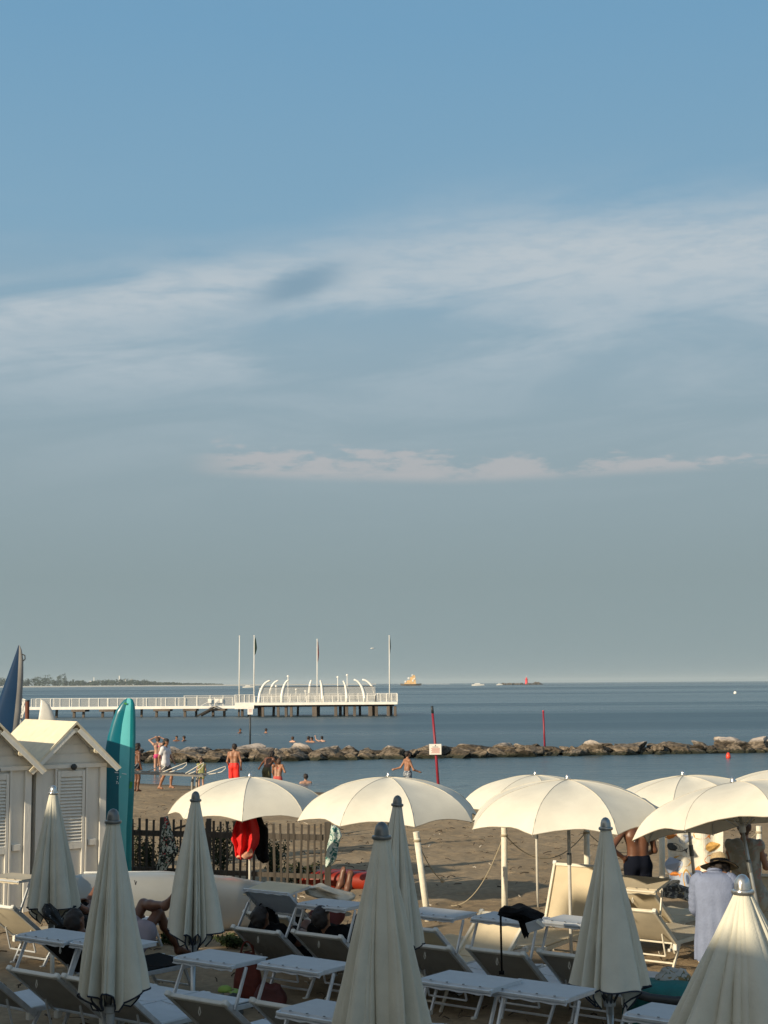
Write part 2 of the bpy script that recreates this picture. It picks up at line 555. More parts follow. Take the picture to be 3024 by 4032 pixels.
rng = np.random.default_rng(3)
def build_sand():
    st = 0.085
    xs = np.arange(-21, 27, st)
    ys = np.arange(6.0, 66, st)
    xs = np.concatenate([[-400, -120, -50, -30, -23], xs, [30, 45, 90, 300]])
    ys = np.concatenate([[-200, -60, -20, 0, 4], ys, [80, 120]])
    X, Y = np.meshgrid(xs, ys)
    f = 0.6 * X + 0.8 * Y
    Z = np.interp(f, [0, 7, 12, 17, 24, 37, 41.5, 46, 70], [.22, .16, .02, -.06, -.13, -.24, -.35, -.75, -2.2])
    sh = X.shape
    fine = np.ones(sh)
    fine[:5] = 0; fine[-2:] = 0; fine[:, :5] = 0; fine[:, -4:] = 0
    dry = np.clip((40.5 - f) / 4, 0.12, 1)
    n = 0.030 * val_noise(sh, 2.2, rng) + 0.030 * val_noise(sh, 5, rng) + 0.045 * val_noise(sh, 17, rng) + 0.07 * val_noise(sh, 60, rng)
    # footprints: small dents with raised rims
    foot = np.zeros(sh)
    for _ in range(5200):
        i = rng.integers(10, sh[0] - 10); j = rng.integers(10, sh[1] - 10)
        a = rng.random() * 3.1416
        yy, xx = np.mgrid[-4:5, -4:5] * st
        u = xx * math.cos(a) + yy * math.sin(a); v = -xx * math.sin(a) + yy * math.cos(a)
        r = (u / 0.17) ** 2 + (v / 0.10) ** 2
        foot[i - 4:i + 5, j - 4:j + 5] += -0.036 * np.exp(-r * 1.6) + 0.010 * np.exp(-(np.sqrt(r) - 1.5) ** 2 * 4)
    Z = Z + (n + foot) * fine * dry
    V = np.stack([X, Y, Z], -1).reshape(-1, 3)
    ny, nx = sh
    i = np.arange(ny - 1)[:, None] * nx + np.arange(nx - 1)[None, :]
    Q = np.stack([i, i + 1, i + nx + 1, i + nx], -1).reshape(-1, 4)
    me = bpy.data.meshes.new('sand')
    me.vertices.add(len(V)); me.vertices.foreach_set('co', V.ravel())
    me.loops.add(Q.size); me.loops.foreach_set('vertex_index', Q.ravel())
    me.polygons.add(len(Q)); me.polygons.foreach_set('loop_start', np.arange(len(Q)) * 4)
    me.polygons.foreach_set('use_smooth', [True] * len(Q))
    me.update(calc_edges=True); me.validate()
    m = bpy.data.materials.new('beach_sand'); m.use_nodes = True
    nt = m.node_tree; b = nt.nodes['Principled BSDF']
    b.inputs['Roughness'].default_value = 0.95; b.inputs['Specular IOR Level'].default_value = 0.15
    t = nt.nodes.new('ShaderNodeTexCoord')
    def noise(scale, det=5):
        q = nt.nodes.new('ShaderNodeTexNoise'); q.inputs['Scale'].default_value = scale; q.inputs['Detail'].default_value = det
        nt.links.new(t.outputs['Object'], q.inputs['Vector']); return q
    n1, n2, n3 = noise(0.5), noise(9), noise(70, 3)
    r1 = nt.nodes.new('ShaderNodeValToRGB'); nt.links.new(n1.outputs[0], r1.inputs[0])
    r1.color_ramp.elements[0].position = 0.35; r1.color_ramp.elements[1].position = 0.65
    r1.color_ramp.elements[0].color = (0.285, 0.218, 0.142, 1); r1.color_ramp.elements[1].color = (0.36, 0.28, 0.188, 1)
    r2 = nt.nodes.new('ShaderNodeValToRGB'); nt.links.new(n2.outputs[0], r2.inputs[0])
    r2.color_ramp.elements[0].position = 0.3; r2.color_ramp.elements[1].position = 0.7
    r2.color_ramp.elements[0].color = (0.80, 0.80, 0.80, 1); r2.color_ramp.elements[1].color = (1.15, 1.13, 1.1, 1)
    mx = nt.nodes.new('ShaderNodeMixRGB'); mx.blend_type = 'MULTIPLY'; mx.inputs[0].default_value = 1
    nt.links.new(r1.outputs[0], mx.inputs[1]); nt.links.new(r2.outputs[0], mx.inputs[2])
    # wet sand next to the water line (by real height)
    g = nt.nodes.new('ShaderNodeNewGeometry'); sp = nt.nodes.new('ShaderNodeSeparateXYZ'); nt.links.new(g.outputs['Position'], sp.inputs[0])
    mr = nt.nodes.new('ShaderNodeMapRange'); nt.links.new(sp.outputs['Z'], mr.inputs[0])
    mr.inputs[1].default_value = -0.345; mr.inputs[2].default_value = -0.30; mr.inputs[3].default_value = 1; mr.inputs[4].default_value = 0
    mw = nt.nodes.new('ShaderNodeMixRGB'); nt.links.new(mr.outputs[0], mw.inputs[0]); nt.links.new(mx.outputs[0], mw.inputs[1]); mw.inputs[2].default_value = (0.13, 0.10, 0.07, 1)
    nt.links.new(mw.outputs[0], b.inputs['Base Color'])
    bp = nt.nodes.new('ShaderNodeBump'); bp.inputs['Strength'].default_value = 0.8; bp.inputs['Distance'].default_value = 0.03
    nt.links.new(n3.outputs[0], bp.inputs['Height']); nt.links.new(bp.outputs[0], b.inputs['Normal'])
    me.materials.append(m)
    o = bpy.data.objects.new('sand', me); COL.objects.link(o)
    tag(o, 'trampled brown beach sand sloping to the water', 'beach', kind='structure')
build_sand()

def build_litter():
    # dry weed, twigs and shell bits lying about on the sand
    rnd = random.Random(77)
    mb = MB()
    for _ in range(1500):
        y = rnd.uniform(12, 52); x = rnd.uniform(-.28, .30) * y
        if .6 * x + .8 * y > 40.5: continue
        p = Vector((x, y, sand_z(x, y) + .035))
        a = rnd.uniform(0, 3.14); L = rnd.uniform(.02, .12) * (.7 if rnd.random() < .9 else 1.6)
        q = Vector((math.cos(a) * L, math.sin(a) * L, rnd.uniform(-.01, .02)))
        mb.tube([p - q, p + Vector((rnd.uniform(-.02, .02), rnd.uniform(-.02, .02), .015)), p + q], rnd.uniform(.004, .011), 4, 0 if rnd.random() < .93 else 1)
    o = mb.build('beach_litter', [mat('dry_weed', (.07, .05, .03), .9, var=.4), mat('shell_bits', (.55, .5, .42), .8)], None)
    tag(o, 'dry weed, twigs and shell bits scattered on the sand', 'beach litter', kind='stuff')
build_litter()

# ------------------------------------------------------------------ sea
def build_sea():
    R = 26000
    mb = MB()
    ring = [0, 60, 120, 300, 800, 2500, 8000, R]
    n = 96
    mb.v.append((0, 0, SEA))
    for r in ring[1:]:
        for k in range(n):
            a = 2 * math.pi * k / n
            mb.v.append((r * math.cos(a), r * math.sin(a), SEA))
    for k in range(n):
        mb.f.append((0, 1 + k, 1 + (k + 1) % n)); mb.m.append(0)
    for i in range(len(ring) - 2):
        for k in range(n):
            k2 = (k + 1) % n
            a = 1 + i * n
            mb.f.append((a + k, a + n + k, a + n + k2, a + k2)); mb.m.append(0)
    m = bpy.data.materials.new('sea_water'); m.use_nodes = True
    nt = m.node_tree; b = nt.nodes['Principled BSDF']
    b.inputs['IOR'].default_value = 1.33
    t = nt.nodes.new('ShaderNodeTexCoord')
    def mapped(sx, sy, scale, det, rot=0.0):
        mp = nt.nodes.new('ShaderNodeMapping'); mp.inputs['Scale'].default_value = (sx, sy, 1); mp.inputs['Rotation'].default_value = (0, 0, rot)
        nt.links.new(t.outputs['Object'], mp.inputs[0])
        q = nt.nodes.new('ShaderNodeTexNoise'); q.inputs['Scale'].default_value = scale; q.inputs['Detail'].default_value = det
        nt.links.new(mp.outputs[0], q.inputs['Vector']); return q
    big = mapped(0.0035, 0.032, 1.0, 4)        # long calm and ruffled streaks
    far = mapped(0.0006, 0.005, 1.0, 3)
    ad = nt.nodes.new('ShaderNodeMixRGB'); ad.inputs[0].default_value = 0.5
    nt.links.new(big.outputs[0], ad.inputs[1]); nt.links.new(far.outputs[0], ad.inputs[2])
    cr_ = nt.nodes.new('ShaderNodeValToRGB'); nt.links.new(ad.outputs[0], cr_.inputs[0])
    cr_.color_ramp.elements[0].position = 0.43; cr_.color_ramp.elements[1].position = 0.57
    cr_.color_ramp.elements[0].color = (0.026, 0.062, 0.082, 1); cr_.color_ramp.elements[1].color = (0.080, 0.130, 0.148, 1)
    nt.links.new(cr_.outputs[0], b.inputs['Base Color'])
    rr = nt.nodes.new('ShaderNodeMapRange'); nt.links.new(ad.outputs[0], rr.inputs[0])
    rr.inputs[1].default_value = 0.38; rr.inputs[2].default_value = 0.62; rr.inputs[3].default_value = 0.34; rr.inputs[4].default_value = 0.16
    nt.links.new(rr.outputs[0], b.inputs['Roughness'])
    w1 = mapped(0.5, 1.3, 1.0, 4, 0.15); w2 = mapped(2.2, 5.0, 1.0, 3, -0.1)
    bp = nt.nodes.new('ShaderNodeBump'); bp.inputs['Strength'].default_value = 0.75; bp.inputs['Distance'].default_value = 0.28
    nt.links.new(w1.outputs[0], bp.inputs['Height'])
    bp2 = nt.nodes.new('ShaderNodeBump'); bp2.inputs['Strength'].default_value = 0.6; bp2.inputs['Distance'].default_value = 0.055
    nt.links.new(w2.outputs[0], bp2.inputs['Height']); nt.links.new(bp.outputs[0], bp2.inputs['Normal'])
    nt.links.new(bp2.outputs[0], b.inputs['Normal'])
    o = mb.build('sea', m)
    tag(o, 'calm steel-blue sea reaching the horizon', 'sea', kind='structure')
build_sea()

# ------------------------------------------------------------------ unseen building added behind the camera on the left to shade the near beach
def build_shade_blocker():
    A = Vector((0.65, -0.76, 0)).normalized()        # along the front
    B = SUNH.copy()                                   # towards the sun
    def P(v, u, z):                                   # v along, u downwind distance from the camera line
        return A * v - B * u + Vector((0, 0, z))
    t = thing('shade_blocker', P(-10, -9, 0), 'unseen stepped building added behind the camera to shade the near beach', 'building')
    inv = t.location
    def blk(v0, v1, u0, u1, z0, z1, name, m, bev=0.0):
        mb = MB()
        c = [P(v0, u0, z0), P(v1, u0, z0), P(v1, u1, z0), P(v0, u1, z0), P(v0, u0, z1), P(v1, u0, z1), P(v1, u1, z1), P(v0, u1, z1)]
        mb.add([q - inv for q in c], [(3, 2, 1, 0), (4, 5, 6, 7), (0, 1, 5, 4), (1, 2, 6, 5), (2, 3, 7, 6), (3, 0, 4, 7)])
        return mb.build(name, m, t)
    plaster = mat('blocker_plaster', (0.42, 0.38, 0.31), 0.9, var=0.1, scale=1.5)
    dark = mat('blocker_green', (0.03, 0.06, 0.05), 0.6)
    T = math.tan(SUN_EL)
    U = -9.0                                          # front wall line (distance up-sun)
    for (v0, v1, h0) in SHADE_STEPS:
        z = h0 + (-U) * T
        blk(v0, v1, U - 5, U, -1, z, 'wall', plaster)
        blk(v0 + .003, v1 - .003, U - 5.0, U + .18, z, z + .12, 'blocker_rim', plaster)
        n = max(1, int((v1 - v0) / 2.4))
        for k in range(n):
            c = v0 + (k + .5) * (v1 - v0) / n
            blk(c - .5, c + .5, U, U + .05, 1.0, 2.4, 'window', dark)
            if z > 5.2: blk(c - .5, c + .5, U, U + .05, 3.7, 4.9, 'window', dark)
SHADE_STEPS = [(-34, -16.9, 3.2), (-16.9, -13.6, 5.0), (-13.6, -13.0, 5.95), (-13.0, -11.6, 4.9), (-11.6, -11.02, 6.0), (-11.02, -9.25, 5.0), (-9.25, -8.35, 6.1), (-8.35, -7.0, 5.1), (-7.0, -3.0, 4.45), (-3.0, 6, 4.1)]  # roof steps set so chosen umbrellas are shaded and chosen loungers lit
build_shade_blocker()

# ------------------------------------------------------------------ far shore, boats, lighthouse
def leaf_cluster(mb, c, r, n, size, mi=0, rnd=random):
    for _ in range(n):
        while True:
            p = Vector((rnd.uniform(-1, 1), rnd.uniform(-1, 1), rnd.uniform(-1, 1)))
            if p.length <= 1: break
        p = Vector((p.x * r[0], p.y * r[1], p.z * r[2])) + Vector(c)
        a = Vector((rnd.gauss(0, 1), rnd.gauss(0, 1), rnd.gauss(0, 1))).normalized()
        b = a.orthogonal().normalized()
        b = Matrix.Rotation(rnd.uniform(0, 6.28), 3, a) @ b
        c2 = a.cross(b)
        s = size * rnd.uniform(.6, 1.4)
        mb.add([p - b * s, p + c2 * s * .5, p + b * s, p - c2 * s * .5], [(0, 1, 2, 3)], mi)

FARD = 3800.0
def build_far_shore():
    pale = mat('far_beach', (0.62, 0.58, 0.50), 0.9)
    tree = mat('far_trees', (0.032, 0.05, 0.030), 0.9, var=0.5, scale=0.02)
    mb = MB()
    p0, p1 = at(-500, 2700, FARD), at(1480, 2700, FARD * 1.25)
    def strip(i, j):
        t = i / 40
        x = p0.x + (p1.x - p0.x) * t; y = p0.y + (p1.y - p0.y) * t
        w = 500 * (1 - t) ** 1.5 + 30
        z = [SEA - 1, SEA + 3.0, SEA + 3.6, SEA - 1][j]
        return Vector((x, y + [0, 12, w, w + 20][j], z))
    mb.grid(41, 4, strip)
    o = mb.build('land', pale)
    tag(o, 'low pale sand spit along the horizon on the left', 'land', kind='structure')
    mb = MB()
    rnd = random.Random(5)
    for u in range(-460, 880, 5):
        uu = u + rnd.uniform(-4, 4)
        if uu < 90: h = 26
        elif uu < 260: h = 25 + 6 * math.sin(uu * .05)
        elif uu < 330: h = 17
        elif uu < 610: h = 13 + 6 * max(0, math.sin((uu - 330) * .011))
        elif uu < 700: h = 9
        else: h = 6.5 - (uu - 700) * .025
        if 190 < uu < 200 or 225 < uu < 232 or 245 < uu < 251: h += 13
        h *= rnd.uniform(.75, 1.12)
        y = FARD + 40 + rnd.uniform(0, 160) + (uu + 500) * .48
        p = at(uu, 2700, y)
        for _ in range(2):
            leaf_cluster(mb, (p.x + rnd.uniform(-4, 4), y, SEA + 3 + h * .45), (6.5, 8, h * .52), 26, 2.6, rnd=rnd)
    o = mb.build('far_wood', tree)
    tag(o, 'dark far-off wood along the low shore on the left', 'wood', kind='stuff')
    white = mat('far_white_paint', (0.8, 0.78, 0.74), 0.6)
    n = 0
    for u, v, w, kind in ((370, 2667, 3, 'far_tower'), (470, 2661, 4, 'far_tower'), (494, 2674, 4, 'far_tower'), (518, 2678, 14, 'far_building'), (356, 2684, 10, 'far_building')):
        y = FARD + 700
        p = at(u, v, y); b_ = at(u, 2700, y)
        h = p.z - SEA
        t = thing(kind, (p.x, y, SEA), ['thin pale tower above the far wood, leftmost', 'broad pale chimney tower above the far wood', 'short pale tower beside the broad chimney above the wood', 'low white building showing above the far wood', 'low pale building at the foot of the leftmost far tower'][n], 'tower' if kind == 'far_tower' else 'building')
        n += 1
        ww = w * y / F
        MB().box((0, 0, h / 2), (ww, ww, h), taper=.8).build('wall', white, t)
        MB().box((0, 0, h + ww * .12), (ww * .9, ww * .9, ww * .24), taper=.5).build('roof', white, t)
build_far_shore()

def build_lighthouse_mole():
    rk = mat('far_rock', (0.10, 0.085, 0.07), 0.9, var=.3, scale=.2)
    Y = 2400.0
    a, b = at(1980, 2686, Y), at(2130, 2688, Y)
    mb = MB()
    rnd = random.Random(2)
    for i in range(46):
        t = i / 45
        x = a.x + (b.x - a.x) * t
        s = rnd.uniform(.7, 1.3)
        mb.box((x, Y + rnd.uniform(-3, 3), SEA + s * .6 + (1.0 if .8 < t < .95 else 0)), (3.2 * s, 5 * s, (2.2 + 2.0 * (.8 < t < .97)) * s), Matrix.Rotation(rnd.uniform(0, 3), 3, 'Z') @ Matrix.Rotation(rnd.uniform(-.5, .5), 3, 'X'))
    o = mb.build('rock_mole', rk); tag(o, 'dark low rock mole on the horizon under the red lighthouse', 'mole')
    red = mat('lighthouse_red', (0.75, 0.05, 0.06), 0.5)
    p = at(2073, 2688, Y)
    t = thing('lighthouse', (p.x, Y, SEA + 1), 'small red lighthouse on the far rock mole', 'lighthouse')
    h = 10.5
    MB().lathe([(2.6, 0), (2.3, 1), (1.9, h * .75)], n=12).build('tower', red, t, True)
    MB().lathe([(3.0, h * .75), (3.0, h * .79), (1.2, h * .8), (1.3, h * .95), (.2, h * 1.08)], n=12).build('lantern', red, t)
    MB().tube([(0, 0, h), (0, 0, h * 1.35)], .18, 6).build('mast', mat('far_white_paint', (0.8, 0.78, 0.74)), t)
    # barge-like ochre vessel with a heap of superstructure
    gold = mat('ochre_ship_paint', (0.72, 0.46, 0.20), 0.6, var=.3, scale=.3)
    whit = MATS['far_white_paint']
    p = at(1618, 2690, Y)
    t = thing('far_ship', (p.x, Y, SEA), 'ochre and white work ship stacked high on the horizon', 'ship')
    mb = MB()
    def hull(i, j):
        u = (i / 12) * 2 - 1
        w = 3.6 * (1 - abs(u) ** 3) + .2
        z = [-.5, 1.8, 2.6][j] + .9 * u * u
        return Vector((u * 17, [-.6, -1, -1.0][j] * w, z))
    def hull2(i, j):
        q = hull(i, j); return Vector((q.x, -q.y, q.z))
    mb.grid(13, 3, hull); mb.grid(13, 3, hull2)
    mb.grid(13, 2, lambda i, j: (hull if j else hull2)(i, 2))
    mb.build('hull', rk, t)
    mb = MB()
    for (x, w, z0, z1) in ((-1, 19, 2.4, 5), (1, 14, 5, 9), (3, 9, 9, 14), (4, 5, 14, 17), (-6, 4, 5, 7.5)):
        mb.box((x, 0, (z0 + z1) / 2), (w, 5, z1 - z0 - .05), taper=.96)
    mb.build('superstructure', gold, t)
    mb = MB()
    for (x, z, s) in ((-9, 6.5, 3), (3, 8, 3), (5.4, 11, 2.5), (-4, 12, 3), (2, 17, 2.2)):
        mb.box((x, -2.6, z), (s, 1, s), taper=.7)
    mb.build('cabin', whit, t)
    def yacht(u, Y, L, label, h):
        p = at(u, 2690, Y)
        t = thing('motor_boat', (p.x, Y, SEA), label, 'boat', 'white motor boats near the horizon')
        mb = MB()
        def hh(i, j):
            s = (i / 10)
            w = L * .13 * (1 - s ** 4) + .05
            return Vector(((s - .5) * L, -w * (1, .75)[j == 0] * (1 if True else 0), [0, h * .45][j] + h * .12 * s))
        mb.grid(11, 2, hh)
        mb.grid(11, 2, lambda i, j: Vector((hh(i, j).x, -hh(i, j).y, hh(i, j).z)))
        mb.grid(11, 2, lambda i, j: Vector((hh(i, 1).x, hh(i, 1).y * (1 if j else -1), hh(i, 1).z)))
        mb.build('hull', whit, t)
        MB().box((-L * .05, 0, h * .62), (L * .5, L * .16, h * .32), taper=.75).build('cabin', whit, t)
        MB().box((-L * .05, 0, h * .55), (L * .44, L * .165, h * .08)).build('window', DARKP, t)
        MB().tube([(-L * .1, 0, h * .7), (-L * .13, 0, h * 1.05)], .12, 6).build('mast', whit, t)
    yacht(1882, 1900, 16, 'white motor boat moving between the ochre ship and the lighthouse', 4.0)
    yacht(1967, 2200, 9, 'smaller white boat just left of the far rock mole', 3.0)
    yacht(978, 1700, 13, 'white motor boat on the horizon behind the left flagpoles of the pier', 3.2)
    # foam of the wakes
    mb = MB()
    rnd = random.Random(4)
    for u0, u1, v in ((1640, 1775, 2693), (1905, 1965, 2689.5), (1560, 1600, 2693)):
        for k in range(int((u1 - u0) / 6)):
            p = on(u0 + k * 6 + rnd.uniform(-3, 3), v + rnd.uniform(-.3, .5), SEA + .2)
            if 500 < p.y < 9000:
                w = 9 * p.y / F
                mb.box((p.x, p.y, SEA + .25), (w, w * .5, .7))
    o = mb.build('boat_wake', mat('sea_foam', (0.75, 0.75, 0.73), 0.9)); tag(o, 'thin white wake trailing the far boats', 'wake', kind='stuff')
build_lighthouse_mole()

def build_buoys():
    p = on(2868, 2985, SEA)
    t = thing('mooring_buoy', p, 'orange-red float on the water in front of the boulders at right', 'buoy')
    MB().lathe([(.02, -.06), (.10, -.04), (.125, .05), (.11, .15), (.06, .26), (.02, .28)], n=14).build('float', mat('buoy_red', (0.75, 0.06, 0.03), 0.4), t, True)
    MB().lathe([(.03, .28), (.03, .33), (.01, .34)], n=8).build('ring', DARKP, t, True)
    p = on(2895, 2731, SEA)
    t = thing('mooring_buoy', p, 'tiny white buoy far out on the open sea at right', 'buoy')
    MB().lathe([(.1, -.3), (.42, -.2), (.5, .1), (.42, .5), (.1, .75)], n=14).build('float', mat('far_white_paint', (0.8, 0.78, 0.74)), t, True)
    MB().lathe([(.05, .75), (.05, .95), (.12, .96), (.12, 1.05)], n=8).build('top_mark', DARKP, t)
    p = at(1466, 2553, 150)
    t = thing('seagull', p, 'tiny white gull flying above the right end of the pier', 'bird')
    mb = MB()
    mb.tube([(-.2, 0, 0), (-.1, 0, .01), (.1, 0, .0), (.22, 0, .02)], [.01, .05, .05, .02], 8)
    mb.build('body', mat('far_white_paint', (0.8, 0.78, 0.74)), t, True)
    mb = MB()
    for s in (-1, 1):
        mb.slab(5, 3, lambda i, j: Vector((.08 - .16 * j / 2 * (1 - i / 5), s * i * .11, .05 * math.sin(i * .8))), .008)
    mb.build('wings', mat('far_white_paint', (0.8, 0.78, 0.74)), t)
build_buoys()

# ------------------------------------------------------------------ pier
def build_pier():
    wht = mat('pier_white_paint', (0.82, 0.80, 0.75), 0.5, var=.08, scale=2)
    con = mat('pier_concrete', (0.12, 0.10, 0.085), 0.9, var=.3, scale=1.2, stretch=(1, 1, .3))
    drk = mat('pier_dark_beam', (0.05, 0.045, 0.04), 0.8)
    YP = 178.0
    t = thing('pier', at(1200, 2820, YP), 'long white-railed pier on concrete piles with curved steel ribs', 'pier')
    t.location.z = SEA
    O = t.location.copy()
    def W(u, v, dy=0.0):
        q = at(u, v, YP + dy); return q - O
    s = YP / F
    def X(u): return (u - 1200) * s
    def Z(v, u=1200): return (2690.5 - (u - 1512) * .007 - v) * s + CAMZ - SEA
    # axes: x local right; y local away; y=0 is the seaward front row
    DK = Z(2764)
    # head platform
    xa, xb = X(1002), X(1562)
    mb = MB(); mb.box(((xa + xb) / 2, 5, DK - .16), (xb - xa, 10.4, .3)); mb.build('deck', wht, t)
    mb = MB(); mb.box(((xa + xb) / 2, 5, DK - .43), (xb - xa - .8, 9.0, .22)); 
    mb.build('deck_beam', drk, t)
    # link platform and walkway
    xc, xd = X(925), X(1000)
    DK2 = Z(2776)
    mb = MB(); mb.box(((xc + xd) / 2, 4, DK2), (xd - xc, 7, .75)); mb.build('deck', wht, t)
    xe = X(60)
    DK3 = Z(2781)
    mb = MB()
    ang = 0.0
    mb.box(((xe + xc) / 2, 4, DK3 - .02), (xc - xe, 2.6, .34)); mb.build('walkway', wht, t)
    # piles
    rnd = random.Random(8)
    def pile(u, w, y, top=DK - .52):
        MB().box((X(u), y, (top + -1.2) / 2), (w * .9, w * .9, top + 1.2), Matrix.Rotation(rnd.uniform(-.03, .03), 3, 'Y')).build('pile', con, t, bevel=.03)
    for u, w, y in ((1036, .34, .4), (1066, .34, 5), (1096, .36, .4), (1118, .3, 5), (1126, .34, .5), (1147, .36, .4), (1163, .3, 5), (1238, .62, .4), (1246, .4, 5),
                    (1321, .4, .4), (1335, .4, 4), (1350, .38, 7), (1364, .4, .4), (1394, .38, .4), (1413, .34, 5), (1456, .55, .4), (1468, .4, 5), (1480, .4, .4),
                    (1526, .42, .4), (1536, .45, 4), (1553, .38, .4), (1016, .5, 3)):
        pile(u, w, y)
    for u, w in ((931, .24), (946, .34), (969, .24), (828, .36), (872, .34), (757, .3), (718, .36), (648, .3), (604, .34), (541, .3), (432, .32), (388, .34), (314, .32), (277, .36), (200, .32), (160, .32)):
        pile(u, w, 3.2 + rnd.uniform(0, 1.6), DK3 - .1)
    for u0, u1 in ((270, 325), (380, 440), (595, 660), (712, 765), (820, 880)):
        MB().box(((X(u0) + X(u1)) / 2, 4, DK3 - .34), (X(u1) - X(u0), 2.7, .26)).build('cross_beam', con, t)
    # curved ribs with a bright edge
    def rib(u, dirn, h, reach, r=.13, y=1.0):
        pts = [(X(u) + dirn * reach * (1 - math.cos(a)) , y, DK + h * math.sin(a)) for a in [i * math.pi / 2 * .98 / 12 for i in range(13)]]
        MB().tube(pts, [r * (1 - .45 * i / 12) for i in range(13)], 8).build('curved_rib', wht, t, True)
    for u, d, h, rc, y in ((1018, 1, 2.6, 1.45, .9), (1052, 1, 2.6, 1.25, 2.5), (1107, 1, 2.65, .95, .9), (1212, 1, 2.6, .35, 2.5), (1268, -1, 2.6, .3, .9), (1364, -1, 2.5, .5, .9),
                           (1434, -1, 2.65, 1.35, .9), (1478, -1, 2.65, 1.7, 2.5)):
        rib(u, d, h, rc, .19, y)
    # mesh panels between the ribs
    net = bpy.data.materials.new('pier_net'); net.use_nodes = True
    nt = net.node_tree; b = nt.nodes['Principled BSDF']
    b.inputs['Base Color'].default_value = (.52, .50, .46, 1); b.inputs['Alpha'].default_value = .27; b.inputs['Roughness'].default_value = .7
    MB().box(((X(1018) + X(1476)) / 2, .9, DK + .9), (X(1476) - X(1018), .03, 1.8)).build('mesh_panel', net, t)
    MB().beam((X(1018), .9, DK + 1.84), (X(1470), .9, DK + 1.84), .06, .07).build('top_rail', drk, t)
    # railings
    def railing(u0, u1, y, base, h, step, panel=True):
        mb = MB()
        n = max(1, round((u1 - u0) / step))
        for k in range(n + 1):
            x = X(u0 + (u1 - u0) * k / n)
            mb.box((x, y, base + h / 2), (.075, .075, h))
        mb.beam((X(u0), y, base + h), (X(u1), y, base + h), .03, .03)
        mb.build('railing', wht, t)
        if panel:
            MB().box(((X(u0) + X(u1)) / 2, y + .05, base + h / 2), (X(u1) - X(u0), .02, h * .86)).build('railing_net', net, t)
    railing(1476, 1562, .1, DK, .95, 22)
    railing(1004, 1562, 9.9, DK, .95, 40)
    railing(1004, 1476, .1, DK, .75, 34, False)
    railing(925, 1000, .6, DK2 + .37, .95, 20)
    railing(110, 720, 2.8, DK3 + .15, .98, 37)
    railing(110, 900, 5.2, DK3 + .15, .98, 74, False)
    railing(716, 922, 2.9, DK3 + .15, 1.25, 46)
    # stairs down to the water
    mb = MB()
    mb.beam((X(838), 2.4, DK3), (X(772), 2.0, .1), .18, .2); mb.beam((X(850), 3.0, DK3), (X(785), 2.6, .1), .18, .2)
    for k in range(8):
        q = k / 8; mb.box((X(844 - 66 * q), 2.5, DK3 * (1 - q) + .1), (.3, .8, .05))
    mb.build('stair', drk, t)
    mb = MB(); mb.beam((X(838), 2.2, DK3 + 1), (X(772), 1.9, 1.1), .05, .05); mb.build('stair_rail', wht, t)
    # lamp posts and signs on deck
    for u, v in ((1124, 2665), (1324, 2670), (1362, 2662), (1076, 2705), (1156, 2718), (1194, 2725)):
        h = Z(v) - DK
        mb = MB(); mb.tube([(X(u), 5, DK), (X(u), 5, DK + h)], .05, 6); mb.lathe([(.05, DK + h), (.14, DK + h + .05), (.14, DK + h + .2), (.03, DK + h + .25)], (X(u), 5, 0), n=8)
        mb.build('lamp_post', wht, t)
    for u, w in ((818, .42), (848, .55), (862, .4)):
        MB().box((X(u), 2.7, DK3 + .75), (w, .05, .5)).build('notice_board', wht, t)
    # flagpoles (own things standing on the pier)
    labels = ['bare white flagpole on the pier, leftmost of the four', 'tall white flagpole with a dark furled flag left of the curved ribs',
              'white flagpole with a furled dark-red flag in the middle of the pier', 'white flagpole at the right end of the pier with a thin furled flag']
    flags = [None, (.02, .05, .04), (.16, .03, .03), (.03, .05, .06)]
    for i, (u, v0, v1) in enumerate(((941, 2508, 2730), (999, 2507, 2766), (1240, 2516, 2730), (1532, 2507, 2760))):
        zb = (DK2 + .37) if i == 0 else DK
        g = thing('flagpole', (X(u) + O.x, O.y + (1.0 if i != 2 else 6), zb + O.z), labels[i], 'flagpole', 'flagpoles on the pier')
        h = Z(v0, u) - zb
        MB().tube([(0, 0, 0), (0, 0, h)], [.085, .045], 8).build('pole', wht, g, True)
        MB().lathe([(.02, h), (.08, h + .05), (.08, h + .12), (.01, h + .17)], n=8).build('finial', wht, g, True)
        if flags[i]:
            fm = mat('flag_cloth_%s' % 'abc'[i - 1], flags[i], .8, var=.4, scale=2)
            L = [0, 1.9, 2.4, 1.7][i]; wd = [0, .24, .13, .10][i]
            def fl(a, b):
                q = b / 9
                w = wd * (.5 + .9 * q if q < .75 else 1.1 - (q - .75) * 1.8)
                return Vector((.06 + a / 5 * w, .06 * math.sin(a * 2.2 + b * .6), h - .35 - L * q + .06 * a))
            mb = MB(); mb.slab(6, 10, fl, .012); mb.build('flag', fm, g, True)
    # rubble at the water line
build_pier()

